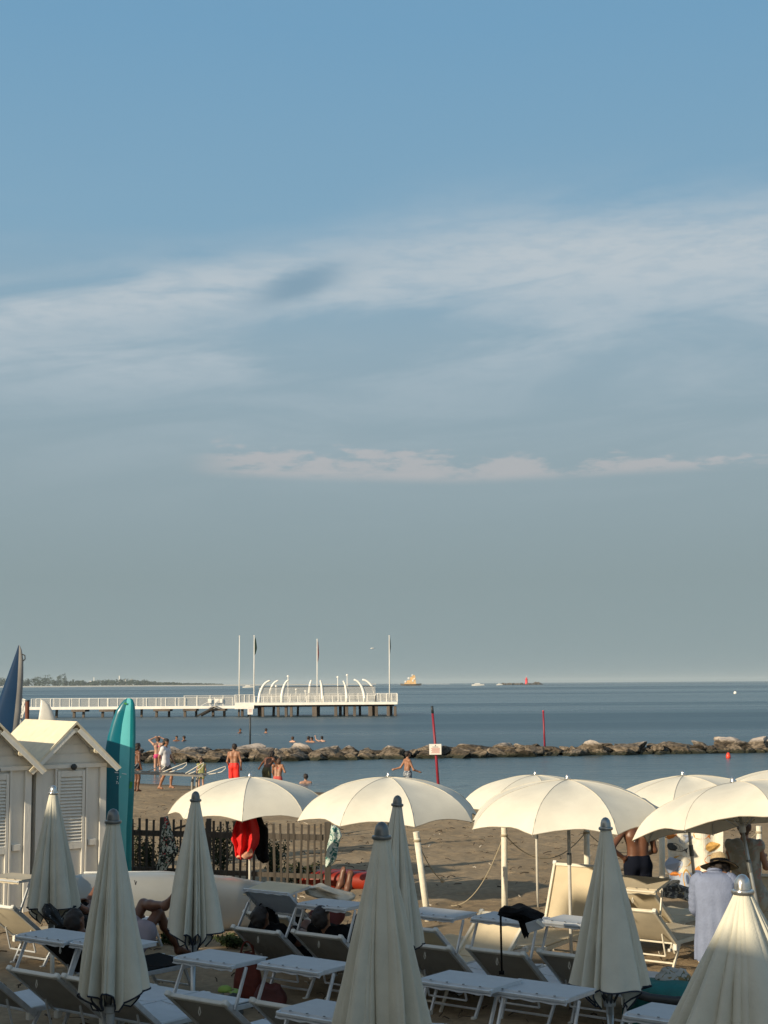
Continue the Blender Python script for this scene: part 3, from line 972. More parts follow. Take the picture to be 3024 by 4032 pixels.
# ------------------------------------------------------------------ breakwater boulders
def build_rocks():
    m = bpy.data.materials.new('boulder_stone'); m.use_nodes = True
    nt = m.node_tree; b = nt.nodes['Principled BSDF']; b.inputs['Roughness'].default_value = .9
    t = nt.nodes.new('ShaderNodeTexCoord'); oi = nt.nodes.new('ShaderNodeObjectInfo')
    n = nt.nodes.new('ShaderNodeTexNoise'); n.inputs['Scale'].default_value = 4.5; n.inputs['Detail'].default_value = 9
    va = nt.nodes.new('ShaderNodeVectorMath'); nt.links.new(t.outputs['Object'], va.inputs[0]); nt.links.new(oi.outputs['Random'], va.inputs[1])
    nt.links.new(va.outputs[0], n.inputs['Vector'])
    r = nt.nodes.new('ShaderNodeValToRGB'); nt.links.new(n.outputs[0], r.inputs[0])
    r.color_ramp.elements[0].position = .32; r.color_ramp.elements[1].position = .68
    r.color_ramp.elements[0].color = (.030, .023, .014, 1); r.color_ramp.elements[1].color = (.25, .20, .15, 1)
    # per-rock tone
    r2 = nt.nodes.new('ShaderNodeValToRGB'); nt.links.new(oi.outputs['Random'], r2.inputs[0])
    r2.color_ramp.elements[0].color = (.36, .34, .30, 1); r2.color_ramp.elements[1].color = (1.35, 1.35, 1.35, 1)
    mx = nt.nodes.new('ShaderNodeMixRGB'); mx.blend_type = 'MULTIPLY'; mx.inputs[0].default_value = 1
    nt.links.new(r.outputs[0], mx.inputs[1]); nt.links.new(r2.outputs[0], mx.inputs[2])
    # paler towards the tops, algae-dark tide band
    g = nt.nodes.new('ShaderNodeNewGeometry'); sp = nt.nodes.new('ShaderNodeSeparateXYZ'); nt.links.new(g.outputs['Position'], sp.inputs[0])
    ad = nt.nodes.new('ShaderNodeMath'); ad.operation = 'MULTIPLY_ADD'; nt.links.new(n.outputs[0], ad.inputs[0]); ad.inputs[1].default_value = .3; nt.links.new(sp.outputs['Z'], ad.inputs[2])
    hi_ = nt.nodes.new('ShaderNodeMapRange'); nt.links.new(ad.outputs[0], hi_.inputs[0]); hi_.inputs[1].default_value = .34; hi_.inputs[2].default_value = .48
    m2 = nt.nodes.new('ShaderNodeMixRGB'); nt.links.new(hi_.outputs[0], m2.inputs[0]); nt.links.new(mx.outputs[0], m2.inputs[1]); m2.inputs[2].default_value = (.40, .35, .31, 1)
    lo = nt.nodes.new('ShaderNodeMapRange'); nt.links.new(ad.outputs[0], lo.inputs[0]); lo.inputs[1].default_value = -.08; lo.inputs[2].default_value = .04; lo.inputs[3].default_value = 1; lo.inputs[4].default_value = 0
    m3 = nt.nodes.new('ShaderNodeMixRGB'); nt.links.new(lo.outputs[0], m3.inputs[0]); nt.links.new(m2.outputs[0], m3.inputs[1]); m3.inputs[2].default_value = (.018, .020, .010, 1)
    nt.links.new(m3.outputs[0], b.inputs['Base Color'])
    bp = nt.nodes.new('ShaderNodeBump'); bp.inputs['Strength'].default_value = .8; bp.inputs['Distance'].default_value = .08
    nt.links.new(n.outputs[0], bp.inputs['Height']); nt.links.new(bp.outputs[0], b.inputs['Normal'])
    import bmesh
    bases = []
    rnd = random.Random(21)
    for q in range(9):
        bm = bmesh.new()
        bmesh.ops.create_icosphere(bm, subdivisions=4, radius=1.0)
        planes = []
        for _ in range(16):
            d = Vector((rnd.gauss(0, 1), rnd.gauss(0, 1), rnd.gauss(0, .8))).normalized()
            planes.append((d, rnd.uniform(.42, .80)))
        off = Vector((rnd.uniform(0, 50), 0, 0))
        for v in bm.verts:
            for d, h in planes:
                e = v.co.dot(d) - h
                if e > 0: v.co -= d * e * .97
            v.co += v.co.normalized() * (mnoise.noise(v.co * 2.3 + off) * .10 + mnoise.noise(v.co * 6 + off) * .05 + mnoise.noise(v.co * 14 + off) * .02)
        me = bpy.data.meshes.new('boulder'); bm.to_mesh(me); bm.free()
        me.polygons.foreach_set('use_smooth', [True] * len(me.polygons))
        me.set_sharp_from_angle(angle=rad(24))
        me.materials.append(m)
        bases.append(me)
    A, B = on(480, 3006, SEA), on(3200, 2958, SEA)
    d = (B - A); L = d.length; d.normalize(); nrm = Vector((-d.y, d.x, 0))
    cnt = 0
    def put(p, sx, sy, sz, label, grp='boulders of the low breakwater'):
        nonlocal cnt
        o = bpy.data.objects.new('boulder', bases[rnd.randrange(9)])
        COL.objects.link(o)
        o.location = p; o.scale = (sx, sy, sz)
        o.rotation_euler = (rnd.uniform(-.35, .35), rnd.uniform(-.35, .35), rnd.uniform(0, 6.28))
        tag(o, label, 'boulder', grp)
        cnt += 1
    lab = 'brown-grey boulder piled in the low breakwater across the water'
    for (off_n, zc, smin, smax, step, hz) in ((-.1, -.05, .45, .80, 1.15, .62), (.55, .12, .50, .95, 1.25, .55), (1.1, .22, .45, .85, 1.35, .5), (1.9, .16, .5, .9, 1.6, .5)):
        x = rnd.uniform(0, 1)
        while x < L:
            s = rnd.uniform(smin, smax) * rnd.choice((.55, .7, .9, 1.15)) * .95
            hb = .12 if x < 8 else 0
            put(A + d * x + nrm * (off_n + rnd.uniform(-.25, .25)) + Vector((0, 0, zc + hb + rnd.uniform(-.08, .10))), s * rnd.uniform(1.1, 1.6), s, s * hz * rnd.uniform(.8, 1.25), lab)
            x += s * step
    print('boulders', cnt)
build_rocks()

# ------------------------------------------------------------------ poles in the water
def build_poles():
    redp = mat('red_pole_paint', (0.22, 0.012, 0.028), .5, var=.35, scale=9, stretch=(1, 1, .25))
    # leaning red pole with the notice
    Y = 44.0
    a, b = at(1727, 3090, Y), at(1701, 2780, Y)
    b.z = b.z
    base = Vector((a.x, Y, sand_z(a.x, Y)))
    dirn = (b - a); base2 = a + dirn * ((base.z - a.z) / dirn.z)
    t = thing('warning_pole', base2, 'leaning red pole with black tip carrying a square white notice', 'pole')
    q = b - base2
    MB().tube([(0, 0, -.3), q * .55, q * .93], [.044, .040, .036], 8).build('pole', redp, t, True)
    MB().tube([q * .93, q], .038, 8).build('pole_tip', DARKP, t, True)
    c = at(1714, 2950, Y) - base2
    w = 47 * Y / F; h = 41 * Y / F
    sg = MB().box(c + Vector((0, -.08, 0)), (w, .02, h)).build('notice', mat('sign_white', (.78, .76, .72), .5, var=.03), t, bevel=.006)
    mb = MB()
    mb.box(c + Vector((0, -.094, h * .36)), (w * .05, .006, h * .12)); mb.box(c + Vector((0, -.094, h * .22)), (w * .5, .006, .012))
    mb.build('lettering', DARKP, sg)
    mb = MB()
    for k in range(5):
        mb.box(c + Vector(((k % 2) * .01, -.094, h * (.10 - k * .105))), (w * (.72 - .1 * (k % 2)), .006, .012))
    mb.build('lettering', mat('sign_red', (.5, .12, .10), .6), sg)
    # second red pole behind the boulders
    Y = 84
    a, b = at(2146, 2940, Y), at(2139, 2797, Y)
    t = thing('warning_pole', (a.x, Y, SEA - .4), 'thin red pole standing in the sea behind the boulders', 'pole')
    q = b - t.location
    MB().tube([(0, 0, 0), q * .5, q * .97], [.06, .055, .05], 8).build('pole', redp, t, True)
    MB().tube([q * .97, q], .054, 8).build('pole_tip', mat('tip_red', (.5, .05, .08)), t, True)
    # white notice on the thin dark pole at left
    Y = 88.0
    a, b = at(984, 2945, Y), at(986, 2783, Y)
    t = thing('notice_pole', (a.x, Y, SEA - .3), 'thin dark pole with a blank white notice at its top', 'pole')
    q = b - t.location
    MB().tube([(0, 0, 0), q], .05, 8).build('pole', DARKP, t, True)
    w, h = 21 * Y / F, 30 * Y / F
    MB().box(q + Vector((0, -.08, -h / 2)), (w, .03, h)).build('notice', MATS['sign_white'], t, bevel=.008)
    mb = MB()
    for k in range(3): mb.box(q + Vector((0, -.1, -h * (.35 + .15 * k))), (w * .55, .006, .02))
    mb.build('lettering', mat('sign_red', (.5, .12, .10)), t)
build_poles()
# ------------------------------------------------------------------ umbrellas
def finial(t, z, big=1.0, m=None, c=(0, 0)):
    m = m or CHROME
    mb = MB()
    s = big
    mb.lathe([(.058 * s, -.012), (.062 * s, 0), (.058 * s, .012), (.046 * s, .016), (.043 * s, .045 * s), (.036 * s, .07 * s), (.02 * s, .088 * s), (.004, .094 * s)], (c[0], c[1], z), n=20)
    return mb.build('cap', m, t, True, flat_angle=50)

def open_umbrella(hub, R, label, rot=0.0, tilt=(0, 0), h=.50, group='open ecru beach umbrellas'):
    RM = Matrix.Rotation(tilt[0], 4, 'X') @ Matrix.Rotation(tilt[1], 4, 'Y')
    nrm = RM.to_3x3() @ Vector((0, 0, 1))
    L = 2.3
    for _ in range(4):
        base = hub - nrm * L
        L += (base.z - sand_z(base.x, base.y)) / nrm.z
    base = hub - nrm * L
    t = thing('beach_umbrella', base, label, 'umbrella', group, 0)
    M = Matrix.Translation(hub - base) @ RM @ Matrix.Rotation(rot, 4, 'Z')
    ns, nr, seg = 8, 18, 8
    rnd = random.Random(int(abs(base[0] * 100)) + 3)
    sagv = [rnd.uniform(.7, 1.3) for _ in range(ns)]
    def prof(q): return -h * (.04 * q + .62 * q ** 2.1 + .34 * q ** 9)
    def pt(k, e, q):
        a = (k + e) * 2 * math.pi / ns
        phi = (e - .5) * 2 * math.pi / ns
        ch = math.cos(math.pi / ns) / math.cos(phi)
        w = math.sin(math.pi * e)
        r = R * q * (1 + (ch - 1) * 1.12) * (1 - .020 * w * q ** 2 * sagv[k % ns])
        z = prof(q) - .022 * w * q * (1 - q) * 4 * R * .5 * sagv[k % ns] + .065 * w * q ** 9 + .012 * q * mnoise.noise(Vector((math.cos(a) * q * 4, math.sin(a) * q * 4, base[0] * 3 + k))) + .004 * math.sin(w * 3.1 + e * 40) * w * q ** 6
        return M @ Vector((r * math.cos(a), r * math.sin(a), z))
    mb = MB()
    for k in range(ns):
        mb.slab(seg + 1, nr + 1, lambda i, j: pt(k, i / seg, .02 + .98 * j / nr), -.003)
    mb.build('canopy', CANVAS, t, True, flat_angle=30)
    mb = MB()
    pts = [pt(i // seg, (i % seg) / seg, 1.0) for i in range(ns * seg)]
    mb.tube(pts + pts[:1], .0045, 6, cap=False)
    mb.build('hem', mat('hem_tape', (.34, .30, .23), .9), t, True)
    mb = MB()
    for k in range(ns):
        mb.tube([pt(k, 0, q) + Vector((0, 0, .001)) for q in [.03 + .97 * i / 12 for i in range(13)]], .0042, 5)
    mb.build('seam', mat('seam_thread', (.52, .48, .40), .9), t, True)
    def rp(k, q, dz=-.016):
        a = k * 2 * math.pi / ns
        return M @ Vector((R * q * .985 * math.cos(a), R * q * .985 * math.sin(a), prof(q) + dz))
    for k in range(ns):
        MB().tube([rp(k, q) for q in (.03, .2, .4, .6, .75, .88, .97, 1.0)], .006, 6).build('rib', ALU, t, True)
        run = M @ Vector((.03 * math.cos(k * .785), .03 * math.sin(k * .785), -.52))
        MB().tube([run, rp(k, .45, -.022)], .005, 6).build('strut', ALU, t, True)
    mb = MB(); mb.lathe([(.026, -.05), (.042, -.045), (.042, .03), (.026, .045)], M @ Vector((0, 0, -.52)), n=14); mb.build('runner', WHITEP, t, True, flat_angle=40)
    MB().tube([nrm * -.2, nrm * (L - .9), nrm * L], [.021, .021, .019], 14).build('pole', POLEW if tilt[0] == 0 else POLES, t, True)
    MB().tube([nrm * (L - 1.02), nrm * (L - .88)], .029, 14).build('joint', DARKCAP, t, True, flat_angle=40)
    cp = finial(t, 0, .66)
    cp.matrix_local = M @ Matrix.Translation((0, 0, .010))
    return t

def closed_umbrella(pos, top, Rb, label, L=1.30, seed=1, capm=None, capk=1.0, nf=7, lean=(0, 0), collar=True, group='folded ecru beach umbrellas'):
    t = thing('folded_umbrella', pos, label, 'umbrella', group, 0)
    H = top - pos[2]
    rnd = random.Random(seed)
    ph = rnd.uniform(0, 1)
    amp = [rnd.uniform(-1, 1) for _ in range(8)]
    M = Matrix.Translation((0, 0, 0)) @ Matrix.Rotation(lean[0], 4, 'X') @ Matrix.Rotation(lean[1], 4, 'Y')
    if lean == (0, 0):
        M = Matrix.Rotation(rad(1.1 * amp[6]), 4, 'X') @ Matrix.Rotation(rad(1.1 * amp[7]), 4, 'Y')
        M = Matrix.Translation(Vector((0, 0, H)) - M @ Vector((0, 0, H))) @ M
    nu, nv = 288, 46
    def shape(a, q):
        w = a + .30 * math.sin(2 * a + amp[0] * 3) + .17 * math.sin(3 * a + amp[1] * 3 + q * .5) + .05 * math.sin(5 * a + amp[2] * 3)
        s = abs(math.cos(nf / 2 * (w + ph))) ** .78                  # 1 on the ribs
        k = int(((w + ph) / (2 * math.pi) * nf + .5) // 1) % nf
        s2 = abs(math.cos(nf * 1.0 * w + amp[k % 8] * 1.1 + q * .4)) ** .6
        s3 = abs(math.sin(nf * 1.5 * w + 1.3 * math.sin(w * 2) + amp[(k + 3) % 8])) ** .6
        return s, s2, s3, k
    def pt(i, j):
        q = j / (nv - 1)
        a = 2 * math.pi * i / nu
        s, s2, s3, k = shape(a, q)
        R = .047 * capk + (Rb - .047 * capk) * (q ** (1.06 + .10 * amp[4])) * (1 + .06 * math.sin(math.pi * q))
        dep = .12 + .60 * min(1, q * 1.05)
        f = 1 - dep * (1 - s) * (.80 + .2 * amp[k % 8]) - (.05 + .17 * q) * (1 - s2) - (.05 + .07 * q) * min(1, q * 4) * (1 - s3)
        f *= 1 + .10 * amp[(k + 5) % 8] * q ** 1.5
        r = R * f * (1 + .05 * min(1, q * 2) * mnoise.noise(Vector((math.cos(a) * 2.5, math.sin(a) * 2.5, q * 3.5 + seed * 5))))
        drop = .19 * (1 - s) ** 1.3 * q ** 7 * (min(Rb, .4) / .33) + .012 * amp[(k + 2) % 8] * q ** 8
        z = H - .0 - L * q - drop
        return M @ Vector((r * math.cos(a), r * math.sin(a), z))
    mb = MB()
    mb.grid(nu, nv, pt, closed_u=True)
    # inner face gives the cloth a thickness at the open bottom
    def pin(i, j):
        p = pt(i, nv - 1 - j * 3)
        c = M @ Vector((0, 0, (M.inverted() @ p).z))
        return c + (p - c) * (1 - .006 / max((p - c).length, .02)) + Vector((0, 0, .004 * (j == 0)))
    b0 = len(mb.v)
    mb.grid(nu, 6, pin, closed_u=True)
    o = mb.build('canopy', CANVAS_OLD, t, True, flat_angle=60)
    pts = [pt(i, nv - 1) for i in range(nu)]
    mb = MB()
    mb.tube(pts + pts[:1], .0075, 6, cap=False)
    mb.build('hem', TRIM, t, True)
    # ribs' dark struts gather at the runner below the hem
    rz = H - L - .17
    for k in range(nf):
        a = -ph + k * 2 * math.pi / nf
        r1 = Rb * .72
        p1 = M @ Vector((Rb * .26 * math.cos(a), Rb * .26 * math.sin(a), H - L * .90))
        p2 = M @ Vector((Rb * .30 * math.cos(a), Rb * .30 * math.sin(a), H - L - .02))
        p3 = M @ Vector((.035 * math.cos(a), .035 * math.sin(a), rz + .02))
        MB().tube([p1, p2, p3], .008, 6).build('strut', DARKP, t, True)
    mb = MB()
    mb.lathe([(.024, rz - .11), (.034, rz - .10), (.034, rz - .02), (.052, rz - .01), (.052, rz + .035), (.03, rz + .05)], n=16)
    mb.build('runner', DARKCAP if seed % 2 else mat('grey_runner', (.30, .32, .33), .45), t, True, flat_angle=40)
    MB().tube([M @ Vector((0, 0, -.3)), M @ Vector((0, 0, .62))], .0265, 14).build('lower_pole', POLEW if seed % 2 else POLES, t, True)
    MB().tube([M @ Vector((0, 0, .6)), M @ Vector((0, 0, H - .02))], .020, 14).build('pole', POLEW if seed % 2 else POLES, t, True)
    MB().lathe([(.027, .56), (.033, .57), (.033, .63), (.022, .64)], n=14).build('joint', DARKCAP, t, True, flat_angle=40)
    cp = finial(t, 0, capk * 1.02, capm or CHROME)
    cp.matrix_local = M @ Matrix.Translation((0, 0, H + .004))
    return t

# open ones: (cap px u, v), distance, radius
def place_open(u, v, Y, R, label, rot=0, tilt=(0, 0), h=.5):
    return open_umbrella(at(u, v + 18, Y), R, label, rot, tilt, h)
place_open(985, 3042, 23.4, 1.28, 'open ecru umbrella nearest the huts with red clothes hanging on its pole', rot=rad(-90), h=.56)
place_open(1530, 3042, 20.3, 1.26, 'open ecru umbrella in the middle with its cap above the tallest folded umbrella', rot=rad(-90 + 15), h=.55)
place_open(2235, 3052, 18.4, 1.27, 'open ecru umbrella over the cream lounger that faces the camera', rot=rad(-90 + 19), h=.55)
place_open(2108, 3034, 24.5, 1.28, 'open ecru umbrella half hidden behind the one over the cream lounger', rot=rad(-90 + 5), h=.55)
place_open(2690, 3037, 19.4, 1.26, 'open ecru umbrella on a leaning white pole between the two big ones at right', rot=rad(-90 + 25), tilt=(0, rad(-4.6)), h=.54)
place_open(2888, 3064, 17.4, 1.29, 'open tilted ecru umbrella above the man in the straw hat', rot=rad(-90 + 3), tilt=(rad(-9.5), rad(-7)), h=.50)
place_open(3120, 3010, 22.6, 1.28, 'open ecru umbrella cut by the right edge of the picture', rot=rad(-90 + 10), h=.54)

def place_closed(u, v, Y, Rb, label, **k):
    p = at(u, v + .098 * k.get('capk', 1.0) * F / Y, Y)
    g = Vector((p.x, Y, sand_z(p.x, Y)))
    return closed_umbrella(g, p.z, Rb, label, **k)
place_closed(210, 3093, 18.3, .345, 'folded umbrella standing in front of the white beach hut doors', seed=3, L=1.34)
place_closed(445, 3186, 12.3, .315, 'folded umbrella in front of the teal paddle board, pole rising from the near loungers', seed=4, L=1.32, capm=DARKCAP, capk=1.12)
place_closed(770, 3117, 15.8, .335, 'folded umbrella standing before the slatted fence and white hull', seed=8, L=1.32, capm=DARKCAP)
place_closed(1517, 3132, 14.9, .33, 'folded umbrella half hidden behind the tallest one in the centre', seed=6, L=1.32, capm=DARKCAP, lean=(0, rad(3.0)))
place_closed(1503, 3238, 10.25, .345, 'tallest folded umbrella in the centre foreground', seed=12, L=1.34, capm=DARKCAP, capk=1.1)
place_closed(2385, 3220, 13.2, .365, 'folded umbrella with round silver cap in front of the shirtless man', seed=10, L=1.32, capk=1.02, capm=mat('dull_silver_cap', (.32, .34, .34), .28, .8))
place_closed(2925, 3446, 8.75, .70, 'half-folded umbrella filling the lower right corner', seed=14, L=1.22, capk=1.05, nf=8)

# ------------------------------------------------------------------ sun loungers
def lounger(label, mid=None, ztop=.80, loc=None, rz=-37.0, back=39.0, canopy=True, arm=24.0, tilt=0.0, fab=None, frame=None, group='sun loungers on the sand', cover=None, flat=False, armlen=.36, BL=.69):
    fab = fab or TEXW
    frame = frame or ALU
    b = rad(back)
    R = Matrix.Rotation(rad(rz), 3, 'Z')
    if loc is None:
        mid = (mid[0], mid[1] + 17)
        # find the backrest top from its place, iterate for the local sand height
        z = ztop + .05
        for _ in range(3):
            p = on(mid[0], mid[1], z)
            hx = p - R @ Vector((0, -BL * math.cos(b), 0))
            z = sand_z(hx.x, hx.y) + .36 + BL * math.sin(b)
        loc = Vector((hx.x, hx.y, sand_z(hx.x, hx.y)))
    t = thing('sun_lounger', loc, label, 'sun lounger', group, rad(rz))
    W = .33
    SH = .36
    # seat side rails and cross tubes
    mb = MB()
    for s in (-1, 1):
        mb.beam((s * W, -.02, SH), (s * W, 1.28, SH - .02), .034, .05)
    mb.beam((-W, 1.285, SH - .02), (W, 1.285, SH - .02), .034, .05)
    mb.beam((-W + .017, 0.02, SH - .012), (W - .017, 0.02, SH - .012), .026, .026)
    mb.build('seat_frame', frame, t, bevel=.006)
    # fabric of the seat: two panels with a gentle sag
    for y0, y1 in ((.03, .66), (.68, 1.26)):
        def s_(i, j):
            x = -W + 2 * W * i / 8; y = y0 + (y1 - y0) * j / 6
            return Vector((x * 1.035, y, SH + .028 - .022 * (1 - (2 * i / 8 - 1) ** 2)))
        mb = MB(); mb.slab(9, 7, s_, .01); mb.build('seat_panel', fab, t, True, flat_angle=40)
    # legs
    for s in (-1, 1):
        mb = MB(); mb.beam((s * (W - .03), .16, SH - .02), (s * (W - .05), -.04, .0), .026, .034); mb.build('leg', frame, t, bevel=.005)
        mb = MB(); mb.beam((s * (W - .03), 1.02, SH - .03), (s * (W - .05), 1.20, .0), .026, .034); mb.build('leg', frame, t, bevel=.005)
        MB().box((s * (W - .05), -.05, .015), (.04, .06, .05)).build('foot_cap', WHITEP, t, bevel=.006)
        MB().box((s * (W + .005), 1.30, SH - .02), (.05, .06, .06)).build('end_cap', WHITEP, t, bevel=.008)
    for yy in (.02, 1.15):
        MB().beam((-W + .06, yy, .105), (W - .06, yy, .105), .022, .022).build('leg_bar', frame, t, bevel=.004)
    # backrest
    d = Vector((0, -math.cos(b), math.sin(b))); n = Vector((0, math.sin(b), math.cos(b)))
    h0 = Vector((0, -.01, SH + .01))
    mb = MB()
    for s in (-1, 1):
        mb.beam(h0 + Vector((s * (W - .002), 0, 0)) - d * .10, h0 + Vector((s * (W - .002), 0, 0)) + d * BL, .036, .052, up=n)
    bf = mb.build('backrest_frame', frame, t, bevel=.006)
    mb = MB(); mb.beam(h0 + Vector((-W + .018, 0, 0)) + d * (BL - .01), h0 + Vector((W - .018, 0, 0)) + d * (BL - .01), .045, .04, up=n)
    mb.build('top_bar', WHITEP if frame is ALU else frame, t, bevel=.01)
    def b_(i, j):
        x = -W + 2 * W * i / 8; q = .02 + (BL - .045) * j / 8
        return h0 + Vector((x * .95, 0, 0)) + d * q - n * (.012 + .03 * (1 - (2 * i / 8 - 1) ** 2) * math.sin(math.pi * j / 8) ** .5)
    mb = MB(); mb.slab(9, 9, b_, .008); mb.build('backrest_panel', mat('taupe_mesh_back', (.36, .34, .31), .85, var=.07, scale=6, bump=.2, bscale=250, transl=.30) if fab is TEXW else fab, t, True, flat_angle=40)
    for s in (-1, 1):
        MB().box(h0 + Vector((s * W, 0, 0)) + d * (BL + .012), (.056, .055, .05), Matrix.Rotation(-b, 3, 'X')).build('corner_cap', WHITEP, t, bevel=.012)
        MB().box(h0 + Vector((s * (W - .015), -.01, -.03)) - d * .05, (.05, .07, .085)).build('hinge_block', WHITEP, t, bevel=.01)
    # support bow behind the back
    mb = MB()
    pa = h0 + d * .22 - n * .03
    for s in (-1, 1):
        mb.beam(pa + Vector((s * (W - .09), 0, 0)), Vector((s * (W - .09), -.02 - .1, .21)), .018, .018)
    mb.beam(Vector((-W + .09, -.12, .21)), Vector((W - .09, -.12, .21)), .018, .018)
    mb.build('support_bow', frame, t, bevel=.003)
    # small loop strap on the back
    q = h0 + d * (BL - .10) - n * .045 + Vector((-.02, 0, 0))
    mb = MB(); mb.tube([q + Vector((.0, 0, .03)), q + Vector((.012, 0, -.02)), q + Vector((0, 0, -.045)), q + Vector((-.012, 0, -.02)), q + Vector((.0, 0, .03))], .004, 6)
    mb.build('strap_loop', WHITEP, t)
    if canopy:
        a = rad(arm)
        p0 = h0 + d * (BL - .09)
        ad = Vector((0, math.sin(a), math.cos(a)))
        p1 = p0 + ad * armlen
        for s in (-1, 1):
            mb = MB(); mb.beam(p0 + Vector((s * (W + .032), 0, 0)), p1 + Vector((s * (W + .024), 0, -.005)), .018, .030); mb.build('canopy_arm', frame, t, bevel=.004)
        RT = Matrix.Rotation(rad(tilt), 3, 'X')
        c = p1 + Vector((0, .05, .012))
        D = .215
        mb = MB()
        for s in (-1, 1):
            mb.beam(c + RT @ Vector((s * W, -D, 0)), c + RT @ Vector((s * W, D, 0)), .02, .03)
        mb.beam(c + RT @ Vector((-W, D, 0)), c + RT @ Vector((W, D, 0)), .02, .022)
        mb.beam(c + RT @ Vector((-W, -D, 0)), c + RT @ Vector((W, -D, 0)), .02, .022)
        cf = mb.build('canopy_frame', frame, t, bevel=.004)
        def c_(i, j):
            x = -W - .012 + (2 * W + .024) * i / 12; y = -D - .02 + (2 * D + .04) * (max(j, 0)) / 7
            z = .022 - .012 * (1 - (2 * i / 12 - 1) ** 2) * math.sin(math.pi * j / 7)
            if j == 0:
                y += .012; z -= .05 + .006 * math.sin(i * 2.1)
            return c + RT @ Vector((x, y, z))
        mb = MB(); mb.slab(13, 8, c_, .006); cn = mb.build('sunshade', mat('shade_cloth', (.60, .62, .64), .8, var=.05, bump=.15, bscale=200, transl=.25) if fab is TEXW else fab, t, True, flat_angle=35)
        for k in range(4):
            MB().lathe([(.010, 0), (.010, .005)], c + RT @ Vector((-W * .7 + k * W * .46, -D + .03, .022)), n=8).build('snap', DARKCAP, cn)
    return t

G0 = 'white loungers with grey backs in the shaded near rows'
lounger('white lounger in the near-left corner, left of the folded umbrella before the teal board', (137, 3818), group=G0)
lounger('white lounger half hidden behind the folded umbrella at lower left', (358, 3850), group=G0)
lounger('white lounger at the bottom edge below the folded umbrella that stands by the fence', (780, 3922), group=G0)
lounger('white lounger at the bottom edge just left of the tallest folded umbrella', (1120, 3950), group=G0)
lounger('white lounger by the red bag, its sunshade tipped steeply down', (1012, 3650), tilt=-42, arm=32, group=G0)
lounger('white lounger of the middle row touching the tallest folded umbrella from the left', (1252, 3668), group=G0)
lounger('white lounger directly right of the tallest folded umbrella in the middle row', (1670, 3710), group=G0)
lounger('white lounger with a black garment thrown over its sunshade', (1955, 3733), group=G0)
lounger('white lounger partly behind the silver-capped folded umbrella', (2240, 3748), group=G0)
lounger('white lounger whose sunshade is at the bottom edge right of the tallest folded umbrella', (1770, 4052), group=G0, armlen=.40)
lounger('white lounger at the bottom edge with the biggest sunshade, left of the silver-capped umbrella pole', (2062, 4082), group=G0, armlen=.38)
lounger('white lounger mostly cut by the bottom edge under the tallest folded umbrella', (1215, 4190), group=G0, armlen=.38)
lounger('white lounger entering from the left edge with only its seat showing', (-150, 3795), group=G0, canopy=False)
lounger('white lounger cut by the lower right corner behind the half-folded umbrella', (2620, 4190), group=G0)
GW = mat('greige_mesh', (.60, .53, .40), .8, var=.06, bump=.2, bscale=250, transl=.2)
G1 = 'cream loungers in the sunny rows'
lounger('cream lounger at the left edge below the hut doors with sun striking its back', (-12, 3552), fab=GW, group=G1, armlen=.38)
lounger('lounger behind the folded umbrella by the huts with a black towel on it', (190, 3530), fab=TEXW, canopy=False, group=G1)
lounger('lounger with a black pad where a person with crossed legs lies', loc=Vector((-3.12, 16.35, sand_z(-3.12, 16.35))), fab=BLACKC, canopy=False, group=G1)
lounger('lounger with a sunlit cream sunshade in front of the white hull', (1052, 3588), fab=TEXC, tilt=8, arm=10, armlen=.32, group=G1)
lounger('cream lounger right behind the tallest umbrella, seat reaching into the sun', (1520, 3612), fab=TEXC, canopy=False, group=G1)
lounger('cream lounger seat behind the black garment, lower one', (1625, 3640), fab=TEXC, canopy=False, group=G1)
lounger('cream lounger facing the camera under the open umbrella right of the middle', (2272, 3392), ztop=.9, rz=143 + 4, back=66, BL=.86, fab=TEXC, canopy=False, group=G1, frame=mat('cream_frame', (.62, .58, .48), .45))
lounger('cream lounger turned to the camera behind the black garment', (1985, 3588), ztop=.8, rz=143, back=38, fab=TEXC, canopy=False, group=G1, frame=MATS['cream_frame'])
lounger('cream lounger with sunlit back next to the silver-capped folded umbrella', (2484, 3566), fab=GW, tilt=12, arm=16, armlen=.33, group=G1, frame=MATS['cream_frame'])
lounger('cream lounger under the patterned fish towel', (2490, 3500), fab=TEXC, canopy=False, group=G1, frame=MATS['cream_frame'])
lounger('cream lounger facing the camera cut by the right edge', (3015, 3432), ztop=.9, rz=143, back=60, fab=TEXC, canopy=False, group=G1, frame=MATS['cream_frame'])

